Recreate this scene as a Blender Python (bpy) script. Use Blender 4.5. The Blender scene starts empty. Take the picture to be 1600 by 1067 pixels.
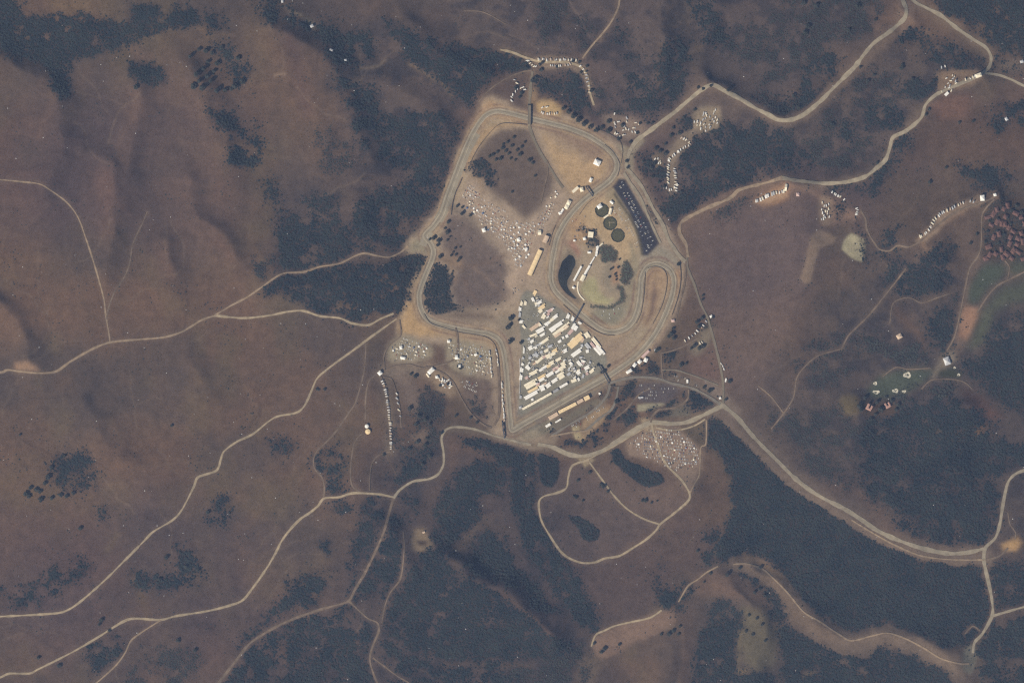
import bpy, math, random
import numpy as np
random.seed(7); rng = np.random.default_rng(11)
S = 2.5                                   # metres covered by one photo pixel
W_PX, H_PX = 1600.0, 1067.0
C = bpy.context.scene.collection

# ------------------------------------------------------------------ camera, sky, sun, exposure
ALT = 20000.0
cam_d = bpy.data.cameras.new('camera'); cam = bpy.data.objects.new('camera', cam_d); C.objects.link(cam)
cam.location = (0, 0, ALT)
cam_d.sensor_width = 36.0
cam_d.lens = 36.0 * ALT / (W_PX * S)
cam_d.clip_start = 100.0; cam_d.clip_end = 120000.0
bpy.context.scene.camera = cam
SUN_EL = math.radians(37); SUN_DIR = math.radians(228)   # the sun stands to the lower left
world = bpy.data.worlds.new('World'); bpy.context.scene.world = world; world.use_nodes = True
nt = world.node_tree; bg = nt.nodes['Background']; sky = nt.nodes.new('ShaderNodeTexSky')
sky.sky_type = 'NISHITA'; sky.sun_disc = False; sky.sun_elevation = SUN_EL; sky.sun_rotation = SUN_DIR
nt.links.new(sky.outputs[0], bg.inputs[0]); bg.inputs[1].default_value = 0.06
sun_d = bpy.data.lights.new('sun', 'SUN'); sun = bpy.data.objects.new('sun', sun_d); C.objects.link(sun)
sun_d.energy = 5.0; sun_d.angle = math.radians(0.5); sun_d.color = (1.0, 0.92, 0.78)
to_sun = (math.sin(SUN_DIR)*math.cos(SUN_EL), math.cos(SUN_DIR)*math.cos(SUN_EL), math.sin(SUN_EL))
import mathutils
sun.rotation_euler = mathutils.Vector(to_sun).to_track_quat('Z', 'Y').to_euler()
sun.location = (-3000, -3000, 4000)
vs = bpy.context.scene.view_settings
vs.view_transform = 'Standard'; vs.look = 'None'; vs.exposure = 0.42; vs.gamma = 1.0
bpy.context.scene.cycles.filter_width = 1.35
bpy.context.scene.cycles.max_bounces = 3
bpy.context.scene.cycles.volume_bounces = 0
bpy.context.scene.cycles.use_denoising = False

# the thin air between the ground and the camera
AIR_DENSITY = 6.4e-6
AIR_COLOR = (0.42, 0.585, 1.0)

# ------------------------------------------------------------------ colour helpers
AIR = np.array([0.029, 0.0395, 0.0615]); GAIN = np.array([1.08, 1.04, 1.04])
def lin(c):
    c = np.asarray(c, float)/255.0
    return np.where(c <= 0.04045, c/12.92, ((c+0.055)/1.055)**2.4)
def alb(*rgb):
    """base colour of a sunlit flat surface that is seen from orbit as this sRGB value"""
    r, g, b = rgb; b += 6 if b < 112 else 3
    return np.clip((lin((r, g+.5, b)) - AIR)/GAIN, 0.012, 0.85)

# ------------------------------------------------------------------ noise
def vnoise(x, y, seed):
    xi = np.floor(x).astype(np.int64); yi = np.floor(y).astype(np.int64)
    fx = x-xi; fy = y-yi
    fx = fx*fx*fx*(fx*(fx*6-15)+10); fy = fy*fy*fy*(fy*(fy*6-15)+10)
    def h(a, b):
        n = (a*374761393 + b*668265263 + seed*1442695041) & 0xffffffff
        n = ((n ^ (n >> 13))*1274126177) & 0xffffffff
        n = ((n ^ (n >> 16))*2246822519) & 0xffffffff
        return ((n ^ (n >> 15)) & 0xffff)/65535.0
    a = h(xi, yi); b = h(xi+1, yi); c = h(xi, yi+1); d = h(xi+1, yi+1)
    return (a*(1-fx)+b*fx)*(1-fy) + (c*(1-fx)+d*fx)*fy
def fbm(x, y, seed, octaves=4, gain=0.5):
    r = np.zeros(np.shape(x)); amp = 1.0; tot = 0.0
    for k in range(octaves):
        r += amp*(vnoise(x*2**k+17.3*k, y*2**k+5.1*k, seed+k)-0.5); tot += amp; amp *= gain
    return r/tot*2.0

# ------------------------------------------------------------------ geometry on the map (photo pixels)
def smooth(pts, step=2.0, closed=False):
    p = np.asarray(pts, float); n = len(p); out = []
    rngs = range(n) if closed else range(n-1)
    for i in rngs:
        if closed: p0, p1, p2, p3 = p[(i-1) % n], p[i], p[(i+1) % n], p[(i+2) % n]
        else: p0, p1, p2, p3 = p[max(i-1, 0)], p[i], p[i+1], p[min(i+2, n-1)]
        m = max(1, int(math.hypot(*(p2-p1))/step))
        for t in np.arange(m)/m:
            d1 = (p2-p0)*0.5; d2 = (p3-p1)*0.5
            t2, t3 = t*t, t*t*t
            out.append((2*t3-3*t2+1)*p1 + (t3-2*t2+t)*d1*0.9 + (-2*t3+3*t2)*p2 + (t3-t2)*d2*0.9)
    if not closed: out.append(p[-1])
    return np.array(out)
def seg_dist(X, Y, pts, closed=False):
    p = np.asarray(pts, float); best = np.full(X.shape, 1e9)
    q = np.vstack([p, p[:1]]) if closed else p
    for a, b in zip(q[:-1], q[1:]):
        dx, dy = b-a; L = dx*dx+dy*dy+1e-9
        t = np.clip(((X-a[0])*dx+(Y-a[1])*dy)/L, 0, 1)
        best = np.minimum(best, (X-a[0]-t*dx)**2+(Y-a[1]-t*dy)**2)
    return np.sqrt(best)
def inside(X, Y, pts):
    p = np.asarray(pts, float); r = np.zeros(X.shape, bool)
    for a, b in zip(p, np.roll(p, -1, axis=0)):
        if a[1] == b[1]: continue
        c = (a[1] > Y) != (b[1] > Y)
        r ^= c & (X < (b[0]-a[0])*(Y-a[1])/(b[1]-a[1])+a[0])
    return r
def sdf(X, Y, pts):
    d = seg_dist(X, Y, pts, True)
    return np.where(inside(X, Y, pts), -d, d)
def over(pts):           # areas that reach the photo's edge go on beyond it
    return [((-60 if x <= 0 else 1660 if x >= 1600 else x), (-60 if y <= 0 else 1127 if y >= 1067 else y)) for x, y in pts]
def P(s):                # "x,y x,y ..." -> points
    return [tuple(float(v) for v in q.split(',')) for q in s.split()]

# ------------------------------------------------------------------ the land: one sheet, fine in the middle, coarse out to the horizon
def axis(lo, hi, step, far):
    a = np.arange(lo, hi+step/2, step); out = []; d = step; v = hi
    while v < far: d *= 1.35; v += d; out.append(v)
    out = np.array(out)
    return np.concatenate([(lo+hi)-out[::-1], a, out])
PXS = axis(-60, 1660, 1.6, 17000); PYS = axis(-60, 1128, 1.6, 17000)
GX, GY = np.meshgrid(PXS, PYS)           # pixel coordinates of the vertices, row = y
ix0 = int(np.searchsorted(PXS, -60-1e-6)); ix1 = int(np.searchsorted(PXS, 1660+1e-6))
iy0 = int(np.searchsorted(PYS, -60-1e-6)); iy1 = int(np.searchsorted(PYS, 1128-1e-6))
RIDGES = [   # crest line, height in metres, half width in pixels
 ('20,100 60,125 84,142 90,175 98,215 84,262 70,300', 15, 34), ('222,120 222,165 208,195 198,235 205,270', 13, 30),
 ('300,110 326,150 332,186 352,222 360,262', 16, 34), ('430,50 500,80 526,112 536,152 562,195 578,246', 18, 40),
 ('172,262 178,300 178,372 160,420', 12, 30), ('262,380 268,420 262,450', 9, 26), ('300,285 300,330 350,370 366,402', 10, 26),
 ('0,470 20,495 42,525 52,560', 12, 28), ('470,20 478,120 500,180 520,250 500,330', 9, 40), ('130,640 170,690 190,720', 9, 34),
 ('300,560 320,620 300,680 250,740', 10, 40), ('560,760 500,850 430,930 330,1000', 12, 46), ('240,770 200,850 120,920', 9, 40),
 ('700,880 780,925 860,985', 22, 40), ('610,830 640,900 590,960', 14, 34), ('1145,880 1205,905 1255,955 1320,1000 1400,990 1500,1040', 10, 26),
 ('1120,640 1200,715 1270,770 1340,818 1440,865 1540,872', 4, 26), ('1040,1067 1070,960 1130,900', 12, 34),
 ('1180,1067 1190,980 1150,920', 14, 28), ('900,900 960,870 1030,820 1077,770', 12, 40), ('1030,0 1035,80 1030,160', 18, 36),
 ('1115,0 1108,60 1090,110', 16, 34), ('950,20 930,80 880,60', 10, 40), ('1110,130 1180,165 1240,185 1330,110 1410,20', 14, 26),
 ('1230,280 1290,290 1380,255 1440,180 1530,115', 14, 26), ('1250,330 1260,420 1230,520', 12, 50), ('1440,380 1500,330 1560,305', 14, 20),
 ('1470,410 1450,470 1380,500 1310,560', 12, 34), ('1500,640 1480,720 1420,790', 16, 40), ('1350,650 1330,720 1300,770', 12, 36),
 ('640,40 700,90 760,120', 14, 34), ('590,130 640,150 690,190', 12, 36), ('700,330 740,360 790,400', 9, 34), ('760,250 800,300 840,330', 9, 30),
 ('560,320 560,360 520,400', 10, 34), ('440,440 540,450 620,430', 10, 40),
]
def height(X, Y):
    z = 30*fbm(X/330.0, Y/330.0, 3, 4, 0.45) + 5*fbm(X/60.0, Y/60.0, 9, 3)
    wx = X + 9*fbm(X/40.0, Y/40.0, 21, 2); wy = Y + 9*fbm(X/40.0, Y/40.0, 22, 2)
    for s, h, w in RIDGES:
        pts = np.array(P(s)); lo = pts.min(0)-5*w; hi = pts.max(0)+5*w
        m = (X > lo[0]) & (X < hi[0]) & (Y > lo[1]) & (Y < hi[1])
        if not m.any(): continue
        q = smooth(pts, 12); X_, Y_ = wx[m], wy[m]; best = np.full(X_.shape, 1e9); lee = np.zeros(X_.shape)
        for a, b in zip(q[:-1], q[1:]):
            dx, dy = b-a; t = np.clip(((X_-a[0])*dx+(Y_-a[1])*dy)/(dx*dx+dy*dy+1e-9), 0, 1)
            ex, ey = X_-a[0]-t*dx, Y_-a[1]-t*dy; d2 = ex*ex+ey*ey; hit = d2 < best
            best = np.where(hit, d2, best); lee = np.where(hit, (ex-ey)/(np.sqrt(2*d2)+3), lee)
        d = np.sqrt(best); z[m] += 1.95*h*np.exp(-(d/(w*(1-.42*lee)))**1.5)      # the slopes to the upper right are steeper
    d = sdf(X, Y, BASIN); m = 1/(1+np.exp(-d/14.0))          # the circuit lies on levelled ground
    z = z*(0.12+0.88*m)
    far = np.clip((np.hypot((X-800)/1.5, Y-533)-700)/3000.0, 0, 1)
    return z*(1-far) + far*40*fbm(X/1800.0, Y/1800.0, 77, 3)
BASIN = P('700,300 740,200 830,150 960,190 1010,290 1070,400 1110,520 1100,610 1010,650 920,700 820,690 700,660 600,600 600,520 650,470 660,400 690,370 730,380 790,430 700,480 720,500 790,480 800,430 740,330')
GZ = height(GX, GY)
def zat(x, y):
    x = np.asarray(x, float); y = np.asarray(y, float)
    i = np.clip(np.searchsorted(PXS, x)-1, 0, len(PXS)-2); j = np.clip(np.searchsorted(PYS, y)-1, 0, len(PYS)-2)
    fx = (x-PXS[i])/(PXS[i+1]-PXS[i]); fy = (y-PYS[j])/(PYS[j+1]-PYS[j])
    return (GZ[j, i]*(1-fx)+GZ[j, i+1]*fx)*(1-fy) + (GZ[j+1, i]*(1-fx)+GZ[j+1, i+1]*fx)*fy
def wx_(x): return (np.asarray(x, float)-W_PX/2)*S
def wy_(y): return (H_PX/2-np.asarray(y, float))*S

# ------------------------------------------------------------------ mesh and object helpers
def mesh_np(name, verts, loops, starts, totals, mats=(), mat_idx=None, smooth_shade=False):
    me = bpy.data.meshes.new(name)
    me.vertices.add(len(verts)); me.vertices.foreach_set('co', np.asarray(verts, np.float32).ravel())
    me.loops.add(len(loops)); me.loops.foreach_set('vertex_index', np.asarray(loops, np.int32).ravel())
    me.polygons.add(len(starts)); me.polygons.foreach_set('loop_start', np.asarray(starts, np.int32))
    try: me.polygons.foreach_set('loop_total', np.asarray(totals, np.int32))
    except Exception: pass
    for m in mats: me.materials.append(m)
    if mat_idx is not None: me.polygons.foreach_set('material_index', np.asarray(mat_idx, np.int32))
    me.polygons.foreach_set('use_smooth', np.full(len(starts), smooth_shade))
    me.update(calc_edges=True)
    return me
def grid_mesh(name, V, nr, nc, mats, smooth_shade=True):
    idx = np.arange(nr*nc).reshape(nr, nc)
    q = np.stack([idx[:-1, :-1], idx[1:, :-1], idx[1:, 1:], idx[:-1, 1:]], -1).reshape(-1, 4)
    n = len(q)
    return mesh_np(name, V, q.ravel(), np.arange(n)*4, np.full(n, 4), mats, None, smooth_shade)
class MB:
    """collects shapes for one mesh"""
    def __init__(s): s.v = []; s.f = []; s.m = []
    def add(s, v, f, mi=0):
        o = len(s.v); s.v += [tuple(p) for p in v]; s.f += [tuple(i+o for i in q) for q in f]; s.m += [mi]*len(f)
    def box(s, cx, cy, z0, lx, ly, lz, mi=0, taper=0.0, chamfer=0.0):
        a, b = lx/2, ly/2; c = chamfer
        def ring(a, b, z): return [(cx-a, cy-b, z), (cx+a, cy-b, z), (cx+a, cy+b, z), (cx-a, cy+b, z)]
        rs = [ring(a, b, z0)]
        if c: rs += [ring(a, b, z0+lz-c), ring(a-c, b-c, z0+lz)]
        else: rs += [ring(a-taper, b-taper, z0+lz)]
        v = [p for r in rs for p in r]; f = [(3, 2, 1, 0)]
        for k in range(len(rs)-1):
            for i in range(4): f.append((4*k+i, 4*k+(i+1) % 4, 4*k+4+(i+1) % 4, 4*k+4+i))
        k = 4*(len(rs)-1); f.append((k, k+1, k+2, k+3)); s.add(v, f, mi)
    def gable(s, cx, cy, z0, lx, ly, h, mi=0, hip=0.0):
        a, b = lx/2, ly/2
        v = [(cx-a, cy-b, z0), (cx+a, cy-b, z0), (cx+a, cy+b, z0), (cx-a, cy+b, z0), (cx-a+hip, cy, z0+h), (cx+a-hip, cy, z0+h)]
        s.add(v, [(0, 1, 5, 4), (2, 3, 4, 5), (1, 2, 5), (3, 0, 4), (3, 2, 1, 0)], mi)
    def vault(s, cx, cy, z0, lx, ly, h, mi=0, n=6):
        v = []
        for e in (-lx/2, lx/2):
            for k in range(n+1):
                t = math.pi*k/n; v.append((cx+e, cy-math.cos(t)*ly/2, z0+math.sin(t)*h))
        f = [(k, n+1+k, n+2+k, k+1) for k in range(n)] + [tuple(range(n+1)), tuple(range(2*n+1, n, -1)), (0, n, 2*n+1, n+1)]
        s.add(v, f, mi)
    def cyl(s, cx, cy, z0, r0, r1, h, n=10, mi=0, cap=True, dome=0.0):
        v = [(cx+r0*math.cos(2*math.pi*i/n), cy+r0*math.sin(2*math.pi*i/n), z0) for i in range(n)]
        v += [(cx+r1*math.cos(2*math.pi*i/n), cy+r1*math.sin(2*math.pi*i/n), z0+h) for i in range(n)]
        f = [(i, (i+1) % n, n+(i+1) % n, n+i) for i in range(n)]
        if cap:
            v.append((cx, cy, z0+h+dome)); f += [(n+i, n+(i+1) % n, 2*n) for i in range(n)]
        s.add(v, f, mi)
    def mesh(s, name, mats):
        me = bpy.data.meshes.new(name); me.from_pydata(s.v, [], s.f)
        for m in mats: me.materials.append(m)
        me.polygons.foreach_set('material_index', s.m); me.update(); return me
def put(name, me, label=None, cat=None, group=None, kind=None, parent=None, loc=None, rot=0.0, scale=None):
    o = bpy.data.objects.new(name, me); C.objects.link(o)
    if parent is not None: o.parent = parent
    if loc is not None: o.location = loc
    if rot: o.rotation_euler = (0, 0, rot)
    if scale is not None: o.scale = scale
    if label: o['label'] = label
    if cat: o['category'] = cat
    if group: o['group'] = group
    if kind: o['kind'] = kind
    return o
def at(x, y, dz=0.0): return (float(wx_(x)), float(wy_(y)), float(zat(x, y))+dz)

# ------------------------------------------------------------------ materials
def material(name, col, rough=0.9, vary=0.15, scale=0.2, spec=0.1, col2=None, metallic=0.0):
    m = bpy.data.materials.new(name); m.use_nodes = True; n = m.node_tree.nodes; l = m.node_tree.links
    b = n['Principled BSDF']; b.inputs['Roughness'].default_value = rough; b.inputs['Specular IOR Level'].default_value = spec
    b.inputs['Metallic'].default_value = metallic
    geo = n.new('ShaderNodeNewGeometry'); no = n.new('ShaderNodeTexNoise'); no.inputs['Scale'].default_value = scale
    no.inputs['Detail'].default_value = 4; l.new(geo.outputs['Position'], no.inputs['Vector'])
    mix = n.new('ShaderNodeMix'); mix.data_type = 'RGBA'
    c = np.asarray(col, float); c2 = np.clip(c*(1+vary), 0, 0.9) if col2 is None else np.asarray(col2)
    c1 = c*(1-vary) if col2 is None else c
    ramp = n.new('ShaderNodeMapRange'); ramp.inputs[1].default_value = 0.3; ramp.inputs[2].default_value = 0.7
    l.new(no.outputs[0], ramp.inputs[0]); l.new(ramp.outputs[0], mix.inputs[0])
    mix.inputs[6].default_value = (*c1, 1); mix.inputs[7].default_value = (*c2, 1)
    l.new(mix.outputs[2], b.inputs['Base Color'])
    return m
def ground_material():
    m = bpy.data.materials.new('dry_ground'); m.use_nodes = True; n = m.node_tree.nodes; l = m.node_tree.links
    b = n['Principled BSDF']; b.inputs['Roughness'].default_value = 1.0; b.inputs['Specular IOR Level'].default_value = 0.0
    at_ = n.new('ShaderNodeAttribute'); at_.attribute_name = 'cover'
    geo = n.new('ShaderNodeNewGeometry')
    def noise(scale, detail):
        no = n.new('ShaderNodeTexNoise'); no.inputs['Scale'].default_value = scale; no.inputs['Detail'].default_value = detail
        no.inputs['Roughness'].default_value = 0.65
        l.new(geo.outputs['Position'], no.inputs['Vector']); return no
    n1 = noise(0.17, 2); n2 = noise(0.03, 4)
    add = n.new('ShaderNodeMath'); add.operation = 'ADD'; l.new(n1.outputs[0], add.inputs[0]); l.new(n2.outputs[0], add.inputs[1])
    mr = n.new('ShaderNodeMapRange'); mr.inputs[1].default_value = 0.68; mr.inputs[2].default_value = 1.32
    mr.inputs[3].default_value = 0.73; mr.inputs[4].default_value = 1.30
    l.new(add.outputs[0], mr.inputs[0])
    mul = n.new('ShaderNodeVectorMath'); mul.operation = 'SCALE'
    l.new(at_.outputs['Color'], mul.inputs[0]); l.new(mr.outputs[0], mul.inputs['Scale'])
    l.new(mul.outputs[0], b.inputs['Base Color'])
    return m
# ------------------------------------------------------------------ land cover: what grows or lies where
COV = np.empty(GX.shape+(3,)); COV[:] = alb(98, 88, 83)
WOB = [(fbm(GX/22.0, GY/22.0, 51, 3), fbm(GX/22.0, GY/22.0, 52, 3))]
def blend(m, col, a):
    COV[m] = COV[m]*(1-a[..., None]) + np.asarray(col)*a[..., None]
def area_window(pts, pad):
    p = np.asarray(pts, float); lo = p.min(0)-pad; hi = p.max(0)+pad
    i0, i1 = np.searchsorted(PXS, [lo[0], hi[0]]); j0, j1 = np.searchsorted(PYS, [lo[1], hi[1]])
    return (slice(max(j0-1, 0), j1+1), slice(max(i0-1, 0), i1+1))
def ground_area(s, col, soft=3.0, wob=4.0, a=1.0, closed_curve=True):
    pts = over(P(s)); 
    if closed_curve: pts = smooth(pts, 6, True)
    w = area_window(pts, soft*3+wob+4); X = GX[w]+wob*WOB[0][0][w]; Y = GY[w]+wob*WOB[0][1][w]
    d = sdf(X, Y, pts); blend(w, col, a/(1+np.exp(np.clip(d/(soft*0.5), -40, 40))))
def ground_line(s, width, col, soft=3.0, wob=2.0, a=1.0):
    pts = smooth(P(s), 8); w = area_window(pts, width+soft*3+wob+4)
    X = GX[w]+wob*WOB[0][0][w]; Y = GY[w]+wob*WOB[0][1][w]
    d = seg_dist(X, Y, pts)-width/2; blend(w, col, a/(1+np.exp(np.clip(d/(soft*0.5), -40, 40))))
# pasture: reddish, tan and dark brown stretches of dry grass
t1 = fbm(GX/120.0, GY/120.0, 31, 4, 0.55); t2 = fbm(GX/45.0, GY/60.0, 32, 3); t3 = fbm(GX/300.0, GY/300.0, 33, 2)
blend(Ellipsis, alb(110, 92, 83), np.clip(0.9*t1+0.25, 0, 0.8)); blend(Ellipsis, alb(84, 80, 81), np.clip(-1.1*t1+0.1, 0, 0.8))
blend(Ellipsis, alb(104, 94, 82), np.clip(0.7*t2, 0, 0.6)); blend(Ellipsis, alb(88, 80, 84), np.clip(t3*0.9, 0, 0.6))
BASE_DARK = alb(76, 74, 78); RED = alb(112, 92, 84); DUST = alb(140, 118, 102); TAN = alb(122, 106, 90)
for s, c, soft, a in [
 ('690,0 1400,0 1380,60 1300,90 1230,185 1120,130 1010,180 930,160 915,95 820,85 700,60', (92, 86, 86), 30, .8),
 ('1040,190 1120,150 1200,190 1280,160 1400,70 1540,110 1440,190 1380,250 1200,270 1060,330', (95, 88, 86), 26, .8),
 ('1300,480 1400,400 1480,380 1600,480 1600,860 1400,830 1230,680 1250,580', (87, 83, 83), 30, .8),
 ('600,700 700,700 860,720 920,980 960,1067 340,1067 480,960 560,800', (84, 80, 82), 26, .8),
 ('1090,870 1200,880 1400,990 1520,1030 1560,880 1600,880 1600,1067 1080,1067', (86, 82, 82), 26, .8),
 ('430,0 620,20 740,80 720,200 600,270 540,200 520,100', (90, 84, 84), 26, .7), ('560,200 700,200 660,380 470,430 430,330', (88, 83, 84), 26, .6),
 ('1060,340 1230,290 1290,360 1260,470 1180,600 1130,590 1100,480', (108, 95, 90), 18, .85),
 ('1140,350 1260,330 1270,420 1190,480 1100,470', (95, 87, 88), 25, .6),
 ('850,770 890,730 1000,760 1075,775 1030,820 960,868 900,878 860,840', (98, 89, 87), 10, .9),
 ('930,740 960,720 1000,755 1060,745 1070,780 1030,815 970,790', (108, 95, 89), 10, .8),
 ('890,880 960,880 1060,800 1100,750 1130,760 1135,830 1110,880 1060,900 1000,960 930,960', (92, 83, 82), 14, .8),
 ('1085,740 1115,700 1140,750 1140,810 1110,830 1090,800', (102, 89, 82), 10, .8),
 ('1080,30 1100,0 1080,0 1060,40 1090,60 1100,80 1085,110', (96, 88, 80), 14, .6), ('1360,0 1440,0 1460,50 1400,60 1370,50', (112, 95, 86), 12, .9),
 ('1440,190 1520,160 1600,200 1600,260 1500,250 1440,250 1400,280', (96, 84, 80), 16, .8),
 ('1400,280 1500,280 1540,300 1440,370 1400,380 1380,330', (92, 84, 80), 18, .8), ('1450,380 1530,340 1530,400 1480,420', (100, 89, 84), 14, .8),
 ('655,420 720,400 800,420 800,470 720,485', (112, 100, 95), 14, .8)]:
    ground_area(s, alb(*c), soft, 10, a)
low = fbm(GX/26.0, GY/22.0, 71, 4, .6)
for s in ['690,0 1400,0 1380,60 1300,90 1230,185 1120,130 1010,180 930,160 915,95 820,85 700,60', '1040,190 1120,150 1200,190 1280,160 1400,70 1540,110 1440,190 1380,250 1200,270 1060,330', '1300,480 1400,400 1480,380 1600,480 1600,860 1400,830 1230,680 1250,580', '560,200 700,200 660,380 470,430 430,330', '500,60 620,20 740,80 720,200 600,270 540,200', '600,700 700,700 860,720 920,980 960,1067 340,1067 480,960 560,800', '600,600 700,600 690,700 610,740']:
    q = over(P(s)); w = area_window(q, 40); d = sdf(GX[w]+8*WOB[0][0][w], GY[w]+8*WOB[0][1][w], q); a = 1/(1+np.exp(np.clip(d/12.0, -40, 40)))
    blend(w, alb(72, 73, 78), a*np.clip(1.9*low[w]+.18, 0, .8))
# sunlit spur faces painted paler into the dry grass, and bare patches
for s, c, w, soft, a in [
 ('70,130 84,150 74,175 60,215', (116, 97, 88), 8, 12, .5), ('215,150 210,180 192,215 190,245', (114, 96, 88), 6, 12, .5),
 ('316,150 326,190 345,225', (112, 96, 86), 8, 16, .5), ('90,5 130,8', (126, 106, 88), 8, 14, .7), ('165,275 168,330 170,365', (118, 96, 88), 14, 16, .5),
 ('255,400 262,430', (120, 98, 90), 10, 12, .5), ('340,375 360,400', (118, 96, 88), 9, 10, .5), ('0,480 12,500 25,525', (118, 100, 90), 10, 14, .5),
 ('420,60 430,110 470,200 520,260', (106, 91, 82), 34, 30, .5), ('455,60 470,130 478,170', (90, 78, 80), 18, 16, .6)]:
    ground_line(s, w, alb(*c), soft, 6, a)
# shoulders of soil worn along the roads
for s, c, w, soft, a in [
 ('1120,640 1180,690 1240,750 1320,805 1400,850 1480,868 1540,868', (120, 107, 97), 28, 12, .9),
 ('1150,880 1190,890 1230,930 1270,975 1330,1005 1385,992 1440,1015 1500,1045', (118, 105, 95), 28, 14, .9),
 ('1205,895 1240,950 1290,985', (108, 94, 84), 20, 14, .5), ('1035,195 1075,160 1113,136 1200,182 1235,190 1280,162 1340,105 1412,35', (116, 102, 92), 13, 7, .9),
 ('1425,2 1470,28 1520,64 1546,92', (120, 106, 94), 10, 7, .9), ('1535,118 1480,142 1445,165 1415,207 1390,235 1370,264 1290,290 1225,284', (114, 102, 92), 10, 6, .8),
 ('1225,284 1150,305 1075,345 1066,370 1075,400', (120, 102, 90), 12, 9, .8), ('1090,560 1110,600 1130,630', (110, 96, 90), 34, 20, .7),
 ('985,245 1020,325 1060,400 1075,440', (120, 104, 94), 18, 8, .8), ('830,120 828,190 850,245 880,295', (120, 106, 96), 13, 6, .8),
 ('785,80 830,96 880,100 910,108 925,150', (120, 106, 92), 9, 5, .9), ('800,120 830,112 828,150', (112, 98, 90), 16, 10, .8),
 ('968,0 955,35 925,75 910,90', (112, 98, 90), 5, 4, .8), ('1465,395 1440,378 1500,330 1555,308', (126, 106, 92), 9, 5, .9),
 ('1498,545 1503,500 1512,450 1530,405', (112, 98, 90), 9, 7, .9), ('940,700 1000,670 1050,664 1125,638', (116, 104, 92), 11, 6, .9),
 ('700,672 760,676 830,694 915,714', (116, 106, 94), 9, 6, .9), ('600,590 608,640 611,705', (112, 102, 92), 12, 6, .9),
 ('1165,870 1200,885 1215,900', (140, 116, 94), 8, 9, .7), ('1185,165 1300,125', (100, 88, 82), 6, 8, .4)]:
    ground_line(s, w, alb(*c), soft, 4, a)
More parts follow.
